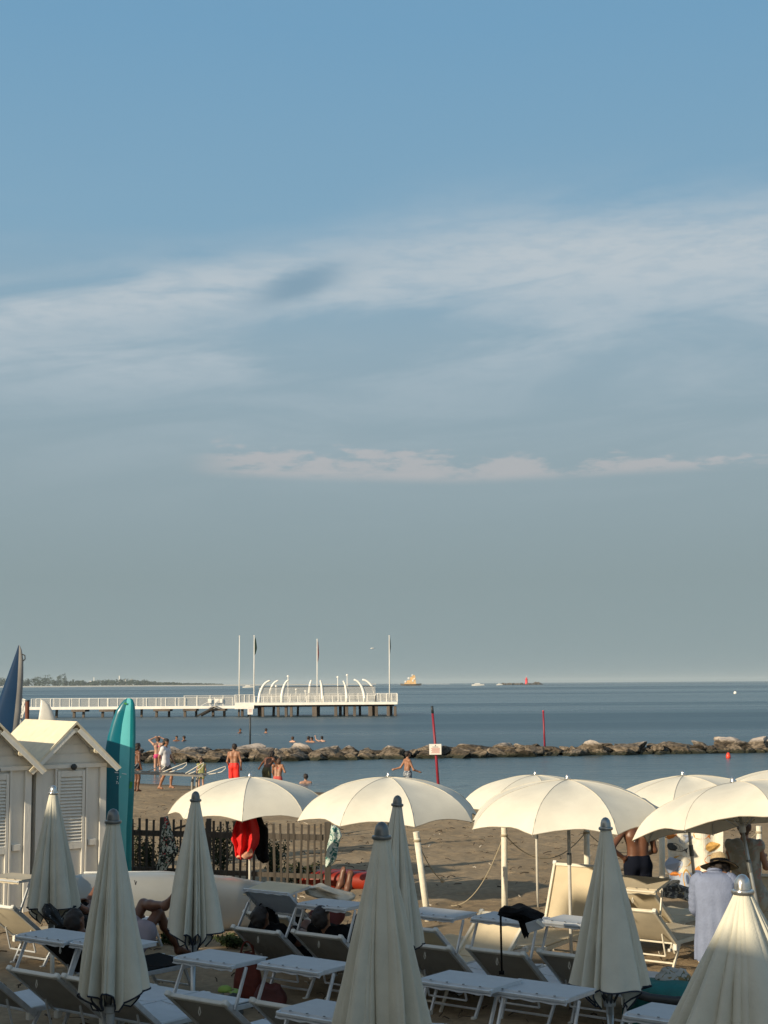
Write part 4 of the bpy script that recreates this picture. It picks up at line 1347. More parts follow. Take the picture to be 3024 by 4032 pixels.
# ------------------------------------------------------------------ beach huts
def hut(loc, label, rz=33.5, D=2.1):
    t = thing('beach_hut', loc, label, 'beach hut', 'white wooden beach huts', rad(rz))
    W = .60; EZ = 2.33; AP = 2.93
    zb = -.2
    # side and back walls, front wall with the gable
    mb = MB()
    for s in (-1, 1):
        mb.box((s * (W - .02), D / 2, (EZ + zb) / 2), (.04, D - .09, EZ - zb))
    mb.box((0, D - .02, (EZ + zb) / 2), (2 * W - .086, .04, EZ - zb))
    mb.build('wall', CABW, t)
    mb = MB()
    gx = W
    v = [(-gx, 0, zb), (gx, 0, zb), (gx, 0, EZ), (0, 0, AP - .05), (-gx, 0, EZ)]
    vs = v + [(x, .04, z) for x, _, z in v]
    mb.add(vs, [(0, 1, 2, 3, 4), (9, 8, 7, 6, 5)] + [(i, i + 5, (i + 1) % 5 + 5, (i + 1) % 5) for i in range(5)])
    mb.build('front_wall', CABW, t)
    # corner posts, trim, recess strips
    mb = MB()
    for s in (-1, 1):
        mb.box((s * (W - .055), -.03, (2.22 + zb) / 2), (.11, .055, 2.22 - zb))
        mb.box((s * .262, -.03, (2.22 + zb) / 2), (.035, .055, 2.22 - zb))
    mb.box((0, -.035, 2.255), (2 * W + .0, .065, .07))
    mb.build('trim', CABW, t, bevel=.006)
    MB().box((.37, -.026, 1.02), (.14, .05, .10)).build('latch_block', CABW, t, bevel=.006)
    MB().box((-.37, -.026, 1.02), (.14, .05, .10)).build('latch_block', CABW, t, bevel=.006)
    # gable boards
    mb = MB()
    for k in range(4):
        z0 = 2.32 + k * .15
        w = W * (AP - z0 - .16) / (AP - EZ)
        if w > .06: mb.box((0, -.008, z0 + .06), (2 * w, .012, .13), taper=.86)
    mb.build('gable_boards', CABW, t)
    # louvred door
    dz0, dz1, dw = .05, 2.18, .235
    dr = MB()
    for s in (-1, 1):
        dr.box((s * (dw - .025), -.028, (dz0 + dz1) / 2), (.05, .05, dz1 - dz0))
    for z in (dz0 + .05, .98, dz1 - .05):
        dr.box((0, -.028, z), (2 * dw - .102, .048, .10))
    dr.box((0, -.012, .50), (2 * dw - .102, .02, .85))
    door = dr.build('door', CABW, t, bevel=.005)
    mb = MB()
    z = 1.06
    while z < dz1 - .12:
        mb.box((0, -.030, z), (2 * dw - .104, .062, .010), Matrix.Rotation(rad(52), 3, 'X'))
        z += .052
    mb.build('louvre', CABW, door)
    MB().lathe([(.035, 0), (.05, .01), (.05, .03), (.02, .05)], n=16).build('vent', DARKP, t, True, flat_angle=40)
    vent = kids(t)[-1]; vent.rotation_euler = (math.pi / 2, 0, 0); vent.location = (.02, -.07, 2.24)
    # roof: two boarded slopes with overhang
    for s in (-1, 1):
        a = Vector((0, 0, AP)); e = Vector((s * (W + .16), 0, AP - (AP - EZ) / W * (W + .16) + .02))
        dd = (e - a).normalized(); nn = Vector((-dd.z * s, 0, dd.x * s)); nn = nn if nn.z > 0 else -nn
        y0, y1 = -.24, D + .06
        mb = MB()
        nb = 1
        q0, q1 = a + dd * (0 if s < 0 else .0), e
        th = .032
        vs = []
        for y in (y0, y1):
            for q, o_ in ((q0, 0), (q1, 0), (q1, th), (q0, th)):
                p_ = q + nn * o_
                if q is q0: p_ = Vector((0.0015 * s, 0, q0.z + o_ / nn.z * 1.0))
                vs.append((p_.x, y, p_.z))
        mb.add(vs, [(0, 1, 2, 3), (7, 6, 5, 4), (0, 4, 5, 1), (1, 5, 6, 2), (2, 6, 7, 3), (3, 7, 4, 0)])
        mb.build('roof_slope', CABR, t)
        # barge board and rafters under the overhang
        mb = MB()
        mb.beam(a + dd * .06 + Vector((0, y0 + .02, -.055)), e + Vector((0, y0 + .02, -.03)) - dd * .03, .03, .075, up=nn)
        mb.beam(a + dd * .06 + Vector((0, -.05, -.055)), a + dd * (.64) + Vector((0, -.05, -.055)), .04, .06, up=nn)
        mb.build('barge_board', CABW, t)
    for x, z in ((0, AP - .10), (.36, EZ + .165), (-.36, EZ + .165)):
        MB().tube([(x, -.21, z), (x, -.005, z)], .042, 12).build('purlin', CABR, t, True, flat_angle=40)
    return t
h1 = Vector((-5.12, 24.35, 0)); h1.z = sand_z(h1.x, h1.y)
hut(h1, 'white wooden hut with louvred door, the fully visible one next to the teal board')
h2 = h1 + Vector((-.8, -.6, 0)) * 1.30; h2.z = h1.z
hut(h2, 'white wooden hut cut by the left edge of the picture')
h3 = h2 + Vector((-.8, -.6, 0)) * 1.30; h3.z = h1.z
hut(h3, 'white wooden hut beyond the left edge of the picture')

# ------------------------------------------------------------------ boards behind the huts
def board(name, Y, rows, mats, label, cat, thick=.10, splits=1):
    """rows: (v, x0, ..., xn) outline columns from top to bottom; last row is carried down into the sand"""
    pts = []
    for r in rows:
        pts.append([at(u, r[0], Y) for u in r[1:]])
    base = pts[-1]
    loc = Vector(((base[0].x + base[-1].x) / 2, Y, sand_z(base[0].x, Y)))
    last = [Vector((p.x, Y, loc.z - .05)) for p in base]
    pts.append(last)
    nc = len(rows[0]) - 1
    t = thing(name, loc, label, cat)
    # refine rows
    fine = []
    for a, b in zip(pts[:-1], pts[1:]):
        n = 4
        for k in range(n):
            fine.append([p + (q - p) * k / n for p, q in zip(a, b)])
    fine.append(pts[-1])
    for c in range(nc - 1):
        mb = MB()
        def loop(j):
            row = fine[j]; x0, x1 = row[0].x, row[-1].x; cx, hw = (x0 + x1) / 2, max((x1 - x0) / 2, .005)
            return row, cx, hw
        def front(i, j):
            row, cx, hw = loop(j)
            p = row[c] + (row[c + 1] - row[c]) * i / 6
            e = min(1, abs(p.x - cx) / hw)
            th = min(thick, hw * .8)
            return Vector((p.x, Y - th / 2 * math.sqrt(max(0, 1 - e ** 3.2)), p.z)) - loc
        def back(i, j):
            row, cx, hw = loop(j)
            p = row[c] + (row[c + 1] - row[c]) * (6 - i) / 6
            e = min(1, abs(p.x - cx) / hw)
            th = min(thick, hw * .8)
            return Vector((p.x, Y + th / 2 * math.sqrt(max(0, 1 - e ** 3.2)), p.z)) - loc
        mb.grid(7, len(fine), front)
        mb.grid(7, len(fine), back)
        mb.build(['hull_panel', 'stripe', 'side_rail', 'side_rail'][c] if nc > 3 else ['deck', 'side_rail'][c], mats[c], t, True)
    return t
TEALD = mat('deep_teal_board', (0.0, 0.125, 0.175), .28, var=.08, scale=2, coat=.3)
TEALL = mat('turquoise_stripe', (0.13, 0.52, 0.56), .3, var=.06, scale=2, coat=.3)
TEALM = mat('teal_rail', (0.0, 0.21, 0.24), .28, var=.08, coat=.3)
sup = board('paddle_board', 25.6, [(2749, 500, 503, 510, 514), (2756, 488, 500, 516, 524), (2772, 474, 500, 517, 530), (2800, 455, 494, 516, 533), (2850, 438, 484, 515, 534), (2900, 424, 478, 514, 534),
      (2960, 414, 474, 513, 532), (3040, 408, 472, 510, 530), (3120, 404, 470, 508, 528), (3200, 402, 470, 504, 524), (3260, 402, 466, 500, 520)],
      [TEALD, TEALL, TEALM], 'upright teal paddle board with a pale turquoise stripe behind the hut', 'paddle board', .13)
# small emblem and scribbled lettering on the board
mb = MB()
def on_sup(u, v, dy=-.075):
    return at(u, v, 25.6) + Vector((0, dy, 0)) - sup.location
for (u, v, w, h) in ((466, 3057, 5, 2), (466, 3064, 2, 6), (478, 3058, 2, 7), (464, 3076, 6, 2), (463, 3081, 2, 8), (469, 3083, 2, 6), (492, 3046, 18, 3), (462, 3041, 14, 3)):
    p = on_sup(u, v); mb.box(p, (w * 25.6 / F, .006, h * 25.6 / F), Matrix.Rotation(rad(8), 3, 'Y'))
mb.build('emblem', mat('pale_decal', (.75, .8, .8), .5), sup)
mb = MB()
for (u, v, w, h) in ((497, 2770, 10, 7), (518, 3090, 10, 26)):
    p = on_sup(u, v, -.07); mb.box(p, (w * 25.6 / F, .006, h * 25.6 / F), Matrix.Rotation(rad(8), 3, 'Y'))
mb.build('decal', mat('green_decal', (.05, .28, .05), .5), sup)
bb = board('sailing_board', 28.0, [(2541, 72, 75, 78), (2560, 66, 75.5, 86), (2600, 52, 75, 92), (2660, 30, 73, 92), (2720, 8, 70, 89), (2800, -20, 62, 84), (2870, -42, 54, 74), (2960, -62, 44, 66)],
      [mat('dark_blue_board', (.006, .032, .085), .6, var=.15, scale=1.5, spec=.15), mat('grey_board_rim', (.26, .25, .24), .6, var=.12, scale=4)], 'tall dark-blue pointed board with grey rim leaning at the left edge', 'board', .16)
p = at(93, 2585, 28.0) - bb.location
mb = MB(); mb.tube([p + Vector((-.02, -.02, .04)), p + Vector((.03, -.03, .02)), p + Vector((.035, -.03, -.05)), p + Vector((0, -.02, -.08))], .012, 8); mb.build('leash', DARKP, bb, True)
board('white_board', 29.0, [(2756, 163, 165, 168), (2762, 161, 166, 180), (2775, 159, 166, 194), (2800, 156, 163, 207), (2835, 151, 158, 220), (2900, 146, 153, 228)],
      [mat('white_board_lit_edge', (.74, .72, .66), .5), mat('white_board_face', (.50, .50, .48), .5, var=.08)], 'white rounded board tip showing above the hut roof', 'board', .12)  # left edge strip painted paler for the sunlit rim
p = at(108, 2762, 31.0)
t = thing('wooden_post', (p.x, 31.0, sand_z(p.x, 31)), 'red-brown wooden post standing behind the left hut roof', 'post')
MB().tube([(0, 0, 0), (0, 0, p.z - t.location.z)], .045, 12).build('post', mat('redbrown_wood', (.14, .05, .03), .8, var=.25, stretch=(1, 1, .2)), t, True, flat_angle=40)
MB().tube([(0, 0, p.z - t.location.z), (0, 0, p.z - t.location.z + .03)], .05, 12).build('post_cap', DARKP, t)
p = at(82, 2790, 31.5)
t = thing('rope_bundle', (p.x, 31.5, p.z - .35), 'white coiled rope hanging between the blue board and the brown post', 'rope')
rnd = random.Random(4)
for k in range(4):
    mb = MB(); mb.tube([(rnd.uniform(-.04, .04) + .06 * math.sin(a * 1.3 + k), .03 * math.cos(a), .35 + .2 * math.cos(a)) for a in [i * .45 for i in range(14)]], .016, 6); mb.build('coil', WHITEP, t, True)
MB().tube([(0, .05, -2.9), (0, .05, .6)], .03, 8).build('stake', POLES, t, True)

# ------------------------------------------------------------------ metal rack
def rack():
    Y = 30.0
    m = mat('galvanised_rack', (.30, .28, .25), .5, .4, var=.2)
    a, b_ = at(425, 3040, Y), at(800, 3056, Y)
    c = (a + b_) / 2
    t = thing('board_rack', (c.x, Y, sand_z(c.x, Y)), 'thin metal board rack with looped arms between the huts and the first open umbrella', 'rack')
    O = t.location
    mb = MB()
    for dy in (0, .55):
        mb.beam(a - O + Vector((0, dy, -.0)), b_ - O + Vector((0, dy, 0)), .04, .035)
    for k in range(14):
        q = a + (b_ - a) * (k + .5) / 14 - O
        mb.beam(q + Vector((0, 0, .012)), q + Vector((.12, .55, .012)), .018, .012)
    mb.build('top_frame', m, t)
    for u in (440, 757, 775):
        p = at(u, 3052, Y); mb = MB(); mb.tube([Vector((p.x, Y + .25, p.z + .02)) - O, Vector((p.x - .03, Y + .25, p.z - .15)) - O, Vector((p.x - .03, Y + .25, O.z)) - O], .028, 8); mb.build('leg', m, t, True)
    for u0, v0, u1, v1 in ((420, 3033, 500, 2997), (512, 3028, 545, 3005), (585, 3036, 650, 3008), (640, 3040, 735, 3002), (730, 3046, 802, 3002), (815, 3044, 888, 3017)):
        p, q = at(u0, v0, Y), at(u1, v1, Y)
        mb = MB()
        e = (q - p).normalized()
        pts = [p, p + (q - p) * .7, q - e * .06, q, q + Vector((.0, 0, -.05)), q - e * .08 + Vector((0, 0, -.085)), p + (q - p) * .45 + Vector((0, .1, -.07)), p + Vector((.02, .12, -.03))]
        mb.tube([w - O for w in pts], .011, 6); mb.build('loop_arm', mat('white_metal_loop', (.55, .53, .48), .4), t, True)
rack()

# ------------------------------------------------------------------ slatted fence
def fence():
    wood = mat('weathered_wood', (.062, .052, .042), .85, var=.35, scale=10, stretch=(1, 1, .15), bump=.3)
    Ya, Yb = 27.4, 26.2
    t = thing('picket_fence', (-3, 26.8, 0), 'weathered grey picket fence between the huts and the white rope posts', 'fence')
    O = Vector((-3, 26.8, 0))
    def P(u, v):
        Y = Ya + (Yb - Ya) * (u - 490) / 800
        return at(u, v, Y) - O
    rnd = random.Random(3)
    def seg(u0, u1, n, vt0, vt1, rail):
        for k in range(n):
            u = u0 + (u1 - u0) * k / (n - 1)
            if 700 < u < 770 and False: continue
            vt = vt0 + (vt1 - vt0) * k / (n - 1) + rnd.uniform(-3, 3)
            p = P(u, vt); zb = sand_z(p.x + O.x, p.y + O.y) - .1
            w = rnd.uniform(.034, .044)
            MB().box((p.x, p.y - .03, (p.z + zb) / 2), (w, .02, p.z - zb), Matrix.Rotation(rnd.uniform(-.03, .03), 3, 'Y')).build('picket', wood, t)
        for v0, v1, h in rail:
            a, b_ = P(u0 - 8, v0), P(u1 + 8, v1)
            MB().beam(a, b_, .035, h).build('rail', wood, t)
    seg(500, 1265, 30, 3222, 3246, [(3278, 3298, .10), (3420, 3452, .08)])
    for u, v in ((640, 3218), (822, 3224), (1290, 3238)):
        p = P(u, v); MB().box((p.x, p.y + .02, (p.z + -.15) / 2), (.11 if u > 1000 else .085, .09, p.z + .15)).build('post', wood, t, bevel=.006)
    # a broken loose slat leaning
    a, b_ = P(690, 3262), P(742, 3247)
    MB().beam(a + Vector((0, -.06, 0)), b_ + Vector((0, -.06, 0)), .03, .04).build('loose_slat', wood, t)
fence()

# ------------------------------------------------------------------ rope posts
def rope_posts():
    wp = mat('white_post_paint', (.70, .66, .55), .8, var=.10, scale=14, bump=.3, bscale=60)
    rope = mat('pale_rope', (.34, .29, .20), .9)
    tops = []
    data = [(1638, 3275, 1680, 3585, 22.9, 'white round post leaning left, nearest the centre umbrella'),
            (1985, 3258, 1987, 3560, 24.2, 'upright white round post with a rope hanging from each side'),
            (2309, 3248, 2313, 3520, 25.2, 'white round post showing just above the cream lounger'),
            (2606, 3262, 2608, 3500, 25.8, 'white round post between the shirtless man and the fish towel'),
            (2988, 3252, 2988, 3480, 26.6, 'white round post at the right behind the woman in the pale dress')]
    for u0, v0, u1, v1, Y, lab in data:
        a = at(u0, v0, Y); b_ = at(u1, v1, Y)
        g = sand_z(b_.x, Y)
        d = a - b_
        base = b_ + d * ((g - b_.z) / d.z)
        t = thing('rope_post', base, lab, 'post', 'white posts of the rope barrier')
        q = a - base
        MB().tube([-q * .15, q * .4, q * .93], [.052, .05, .048], 14).build('post', wp, t, True)
        MB().tube([q * .93, q * .998, q], [.048, .049, .042], 14).build('post_top', wp, t, True, flat_angle=30)
        MB().lathe([(.05, -.02), (.058, -.012), (.058, .012), (.05, .02)], q * .9, n=12).build('rope_knot', rope, t, True)
        tops.append(a - (a - base) * .08)
    def rope_between(a, b_, sag, label, n=22, end=1.0):
        o_ = a.copy()
        mb = MB()
        pts = []
        for i in range(n + 1):
            q = i / n * end
            pts.append(a + (b_ - a) * q + Vector((0, 0, -sag * 4 * q * (1 - q))) - o_)
        mb.tube(pts, .008, 6)
        o = mb.build('barrier_rope', rope, None, True); o.location = o_
        tag(o, label, 'rope', 'ropes slung between the white posts')
    rope_between(tops[0], tops[0] + (at(1745, 3470, 23.2) - tops[0]), .10, 'short broken rope dropping from the leaning white post to the sand')
    p = at(1742, 3468, 23.2)
    mb = MB(); mb.lathe([(.01, -.03), (.03, -.02), (.034, .01), (.012, .03)], n=10); mb.tube([(0, 0, .02), (-.02, 0, .06)], .008, 6)
    o = mb.build('rope_end_knot', rope, None, True); o.location = p; tag(o, 'knotted rope end lying in front of the leaning white post', 'knot')
    g = on(1760, 3492, 0.02)
    rope_between(tops[1], Vector((g.x, g.y - 1.6, sand_z(g.x, g.y) + .04)), .30, 'rope sagging from the upright white post down left to the sand')
    rope_between(tops[1], tops[2], .42, 'rope sagging between the upright post and the post above the cream lounger')
    rope_between(tops[2], tops[3], .34, 'rope sagging behind the silver-capped folded umbrella')
    rope_between(tops[3], tops[4], .40, 'rope sagging behind the fish towel and the woman')
rope_posts()

# ------------------------------------------------------------------ hulls on the sand
def hull(name, Y0, Y1, rows, label, cat, m, hw=.42, stripe=None, m2=None):
    """rows: (u, v_top, half-width factor) from left to right; keel line rests on the sand"""
    P = []
    n = len(rows)
    for i, (u, v, f) in enumerate(rows):
        Y = Y0 + (Y1 - Y0) * i / (n - 1)
        P.append((at(u, v, Y), f))
    o_ = Vector((P[n // 2][0].x, P[n // 2][0].y, sand_z(P[n // 2][0].x, P[n // 2][0].y)))
    t = thing(name, o_, label, cat)
    def pos(i):
        q = i / 6; k = min(int(q), n - 2); e = q - k
        a, b_ = P[k], P[k + 1]
        e2 = e
        return a[0] + (b_[0] - a[0]) * e2, a[1] + (b_[1] - a[1]) * e2
    NL = (n - 1) * 6 + 1
    def sec(a, i):
        p, f = pos(i)
        g = sand_z(p.x, p.y) - .02
        h = max(p.z - g, .02)
        th = -math.pi / 2 + 2 * math.pi * a / 28
        c, s = math.cos(th), math.sin(th)
        y = hw * f * math.copysign(abs(c) ** .6, c)
        z = g + h / 2 + h / 2 * math.copysign(abs(s) ** .75, s)
        return Vector((p.x, p.y + y, z)) - o_
    mb = MB(); mb.grid(28, NL, sec, closed_u=True)
    mb.add([sec(a, 0) for a in range(28)], [tuple(range(28))]); mb.add([sec(a, NL - 1) for a in range(28)], [tuple(range(28))[::-1]])
    mb.build('hull', m, t, True, flat_angle=60)
    return t, pos, sec, NL
HULLW = mat('white_gelcoat', (.38, .38, .355), .35, var=.08, scale=1.5, coat=.2)
t, pos, sec, NL = hull('beached_boat', 20.9, 23.2, [(296, 3446, .55), (330, 3438, 1), (450, 3436, 1.1), (640, 3436, 1.1), (840, 3448, 1), (960, 3464, .85), (1050, 3482, .6), (1110, 3500, .35), (1145, 3522, .1)],
     'long white boat hull lying on the sand in front of the picket fence', 'boat', HULLW, .42)
mb = MB()
a, b_ = at(878, 3508, 22.0) - t.location, at(972, 3516, 22.35) - t.location
mb.beam(a, b_, .03, .022); mb.build('rubbing_strip', DARKP, t)
mb = MB()
for (u0, v0, u1, v1) in ((530, 3466, 534, 3484), (534, 3484, 538, 3470)):
    mb.beam(at(u0, v0, 20.95) - t.location, at(u1, v1, 20.95) - t.location, .02, .010)
mb.build('mark', DARKP, t)
mb = MB(); mb.tube([at(332, 3437, 21.2) - t.location, at(640, 3434, 22.05) - t.location, at(900, 3454, 22.7) - t.location, at(1050, 3480, 22.95) - t.location], .018, 8)
mb.build('gunwale', mat('gunwale_white', (.65, .65, .62), .4), t, True)
ORG = mat('orange_hull_plastic', (.25, .018, .004), .45, var=.15, scale=3)
t, pos, sec, NL = hull('kayak', 27.1, 26.6, [(1160, 3450, .3), (1200, 3438, .8), (1260, 3426, 1), (1340, 3424, 1), (1440, 3430, 1), (1520, 3440, .7), (1600, 3460, .2)],
     'orange-red kayak lying on the sand right of the fence end post', 'kayak', ORG, .33)
MB().tube([at(1210, 3438, 27.0) - t.location, at(1300, 3426, 26.9) - t.location, at(1440, 3430, 26.8) - t.location], .02, 8).build('gunwale', mat('kayak_edge', (.20, .02, .01), .5), t, True)
t, pos, sec, NL = hull('inflatable_float', 15.9, 15.1, [(2450, 3872, .2), (2490, 3860, .7), (2560, 3856, 1), (2660, 3862, 1), (2740, 3875, .9), (2800, 3890, .5)],
     'teal inflatable float with dark underside in front of the half-folded umbrella', 'float', mat('teal_float_cloth', (.0, .13, .13), .6, var=.15, bump=.3), .32)
o = MB()
mb = MB(); mb.tube([at(2480, 3905, 15.35) - t.location, at(2560, 3930, 15.2) - t.location, at(2660, 3942, 15.1) - t.location, at(2760, 3935, 15.0) - t.location], .045, 10)
mb.build('dark_rim', DARKP, t, True)

# ------------------------------------------------------------------ cloths and bags
def drape(name, Y, rows, m, label, cat, depth=.05, folds=5, seed=1, extra=None, amp=.35, group=None):
    """rows: (v, u_left, u_right) top to bottom"""
    rnd = random.Random(seed)
    P = [(at(l, v, Y), at(r, v, Y)) for v, l, r in rows]
    o_ = (P[0][0] + P[0][1]) / 2
    N = 72
    ph = rnd.uniform(0, 6)
    def pt(i, j):
        q = j / 5; k = min(int(q), len(P) - 2); e = q - k
        e = e * e * (3 - 2 * e) * .5 + e * .5
        a = P[k][0] + (P[k + 1][0] - P[k][0]) * e
        b_ = P[k][1] + (P[k + 1][1] - P[k][1]) * e
        c, hw = (a + b_) / 2, (b_ - a).length / 2
        th = 2 * math.pi * i / N
        x = math.copysign(abs(math.cos(th)) ** .8, math.cos(th)) * hw
        fo = math.sin(x / hw * folds + ph + .5 * math.sin(j * .35)) * amp + .3 * mnoise.noise(Vector((x * 9, j * .22, seed)))
        y = math.sin(th) * min(depth, hw) * (1 + fo * .9) + depth * .25 * mnoise.noise(Vector((x * 5, j * .15, seed + 9)))
        return c + Vector((x * (1 + .06 * mnoise.noise(Vector((th, j * .4, seed)))), y, .012 * math.sin(x / hw * 4 + j * .2))) - o_
    NJ = (len(P) - 1) * 5 + 1
    mb = MB(); mb.grid(N, NJ, pt, closed_u=True)
    mb.add([pt(i, 0) for i in range(N)], [tuple(range(N))]); mb.add([pt(i, NJ - 1) for i in range(N)], [tuple(range(N))[::-1]])
    o = mb.build(name, m, None, True)
    o.location = o_
    tag(o, label, cat, group)
    return o
def print_mat(name, base, blobs, scale, rough=.8):
    m = bpy.data.materials.new(name); m.use_nodes = True
    nt = m.node_tree; b = nt.nodes['Principled BSDF']; b.inputs['Roughness'].default_value = rough
    t = nt.nodes.new('ShaderNodeTexCoord')
    prev = None
    for k, (c, lo, hi_, sc, off) in enumerate(blobs):
        mp = nt.nodes.new('ShaderNodeMapping'); mp.inputs['Location'].default_value = (off, off * 1.7, 0)
        nt.links.new(t.outputs['Object'], mp.inputs[0])
        n = nt.nodes.new('ShaderNodeTexNoise'); n.inputs['Scale'].default_value = scale * sc; n.inputs['Detail'].default_value = 2; n.inputs['Distortion'].default_value = 1.2
        nt.links.new(mp.outputs[0], n.inputs['Vector'])
        mr = nt.nodes.new('ShaderNodeMapRange'); nt.links.new(n.outputs[0], mr.inputs[0]); mr.inputs[1].default_value = lo; mr.inputs[2].default_value = hi_
        mx = nt.nodes.new('ShaderNodeMixRGB'); nt.links.new(mr.outputs[0], mx.inputs[0])
        if prev is None: mx.inputs[1].default_value = base + (1,)
        else: nt.links.new(prev, mx.inputs[1])
        mx.inputs[2].default_value = c + (1,)
        prev = mx.outputs[0]
    nt.links.new(prev, b.inputs['Base Color'])
    return m
floral = print_mat('floral_print', (.008, .012, .010), [((.50, .50, .42), .50, .54, 1, 0), ((.02, .06, .03), .56, .60, 1.7, 5), ((.45, .02, .02), .64, .67, .9, 11)], 16)
drape('floral_towel', 26.6, [(3215, 648, 662), (3250, 640, 672), (3290, 634, 682), (3330, 632, 690), (3355, 628, 704), (3380, 626, 690), (3410, 618, 664), (3436, 617, 650), (3448, 622, 638)], floral, 'black and white floral cloth with red blossoms hanging on the fence', 'cloth', .06, 5, 3)
drape('red_garment', 23.15, [(3196, 940, 1000), (3225, 932, 1010), (3260, 918, 1020), (3300, 910, 1022), (3330, 922, 1016), (3355, 924, 1000), (3374, 928, 994), (3380, 938, 985)], REDC, 'bright red jacket hanging on the pole of the first open umbrella', 'jacket', .13, 8, 5, amp=.75)
drape('black_garment', 23.3, [(3196, 1000, 1024), (3240, 1004, 1040), (3262, 1006, 1056), (3320, 1006, 1056), (3360, 1004, 1056), (3388, 1016, 1060), (3396, 1030, 1052)], BLACKC, 'black jacket hanging beside the bright red one', 'jacket', .09, 4, 6)
drape('garment_lining', 23.0, [(3342, 982, 992), (3352, 972, 996), (3366, 934, 996), (3374, 930, 990), (3379, 950, 980)], mat('peach_lining', (.55, .27, .18), .8, var=.3, scale=20), 'peach and white cloth end sticking out below the red jacket', 'cloth', .05, 3, 7)
drape('teal_print_towel', 25.95, [(3250, 1305, 1322), (3262, 1302, 1338), (3290, 1298, 1346), (3320, 1290, 1336), (3350, 1286, 1330), (3380, 1282, 1326), (3400, 1281, 1312), (3412, 1281, 1292)], print_mat('teal_print', (.42, .50, .46), [((.02, .13, .12), .52, .56, 1, 3), ((.6, .62, .58), .6, .64, 1.4, 8)], 14), 'pale cloth with teal print hanging on the end post of the fence', 'cloth', .07, 4, 9)
# fish towel, hung like a sheet under the tilted umbrella
def fish_towel():
    Y = 25.2
    m = mat('towel_shadow_blue', (.36, .42, .54), .85, var=.10, scale=4, bump=.2, bscale=120)  # blue-grey painted in for the shadows on the cream cloth
    c0 = at(2735, 3235, Y)
    s = Y / F
    o_ = c0
    w = 218 * s; h = 340 * s
    def surf(x, z):
        return Vector((x, -.035 * math.sin(x * 17 + z * 2) - .10 * max(0, -z - h * .75), z))
    mb = MB()
    mb.slab(31, 18, lambda i, j: surf((i / 30 - .5) * w * (1 - .10 * (j / 30)), -h * j / 30), .006, 4)
    mb.slab(31, 14, lambda i, j: surf((i / 30 - .5) * w * (1 - .10 * ((j + 17) / 30)), -h * (j + 17) / 30), .006, 0)
    faces = mb
    orange = mat('orange_print', (.72, .25, .05), .8, var=.25, scale=18); gold = mat('ochre_print', (.62, .36, .10), .8, var=.3, scale=16)
    dark = mat('charcoal_print', (.05, .055, .06), .8, var=.4, scale=30); cream = mat('cream_print', (.74, .70, .60), .8, var=.15, scale=14); navy = mat('blue_print', (.10, .14, .24), .8, var=.2, scale=8)
    def fish(u, v, L, H, ang, mi, tail=True, stripes=False):
        cx, cz = (u - 2735) * s, -(v - 3235) * s
        L *= s; H *= s
        N = 26
        vs = []
        ca, sa = math.cos(ang), math.sin(ang)
        for k in range(N):
            a = 2 * math.pi * k / N
            x = L / 2 * math.cos(a); y = H / 2 * math.sin(a) * (1 - .35 * math.cos(a)) * (1 + .07 * math.sin(5 * a))
            vs.append((x, y))
        pts = [surf(cx + x * ca - y * sa, cz + x * sa + y * ca) + Vector((0, -.008 - .0015 * mi, 0)) for x, y in vs]
        mb.add(pts, [tuple(range(N))], mi)
        if tail:
            tp = [(L * .44, 0), (L * .66, H * .42), (L * .60, 0), (L * .66, -H * .42)]
            mb.add([surf(cx + x * ca - y * sa, cz + x * sa + y * ca) + Vector((0, -.0105 - .0015 * mi, 0)) for x, y in tp], [(0, 1, 2, 3)], mi)
        if stripes:
            for k in range(8):
                x0 = -L * .36 + k * L * .1
                hh = H * .42 * math.sqrt(max(.05, 1 - (x0 / (L * .5)) ** 2))
                tp = [(x0, -hh), (x0 + L * .018, -hh), (x0 + L * .018, hh), (x0, hh)]
                mb.add([surf(cx + x * ca - y * sa, cz + x * sa + y * ca) + Vector((0, -.022, 0)) for x, y in tp], [(0, 1, 2, 3)], 3)
    fish(2650, 3400, 70, 60, .3, 0, False); fish(2800, 3425, 60, 70, -.2, 0, False); fish(2700, 3300, 60, 30, .2, 0, False)
    fish(2642, 3290, 34, 20, .2, 1); fish(2758, 3288, 58, 28, -.1, 1); fish(2790, 3375, 50, 26, .5, 1, False)
    fish(2660, 3333, 70, 28, -.25, 3, True, False); fish(2662, 3331, 60, 20, -.25, 4, False, True)
    fish(2802, 3330, 60, 34, .2, 2, False); fish(2780, 3340, 26, 22, .6, 4)
    fish(2682, 3386, 72, 42, -.1, 2, False, False); fish(2672, 3384, 10, 9, 0, 3, False)
    fish(2760, 3415, 60, 30, .4, 1, False); fish(2700, 3455, 34, 78, .1, 2, False); fish(2650, 3430, 40, 22, -.3, 1); fish(2698, 3452, 10, 34, .1, 5, False)
    fish(2745, 3440, 60, 40, 0, 5, False); fish(2650, 3470, 50, 30, .5, 3, False); fish(2672, 3495, 60, 16, -.4, 4, False)
    fish(2640, 3500, 10, 60, -.1, 2, False)
    o = mb.build('fish_towel', [m, orange, gold, dark, cream, navy], None)
    o.location = o_
    tag(o, 'big beach towel with orange and grey fish print hanging over the barrier rope', 'towel')
fish_towel()
drape('dark_clutter', 19.0, [(3484, 2630, 2680), (3496, 2606, 2740), (3510, 2602, 2760), (3526, 2604, 2756), (3536, 2640, 2740)], print_mat('dark_print', (.10, .11, .13), [((.50, .52, .52), .48, .56, 1, 2), ((.5, .4, .12), .66, .69, .7, 9)], 14), 'crumpled dark patterned cloth on the lounger under the fish towel', 'cloth', .13, 6, 14)
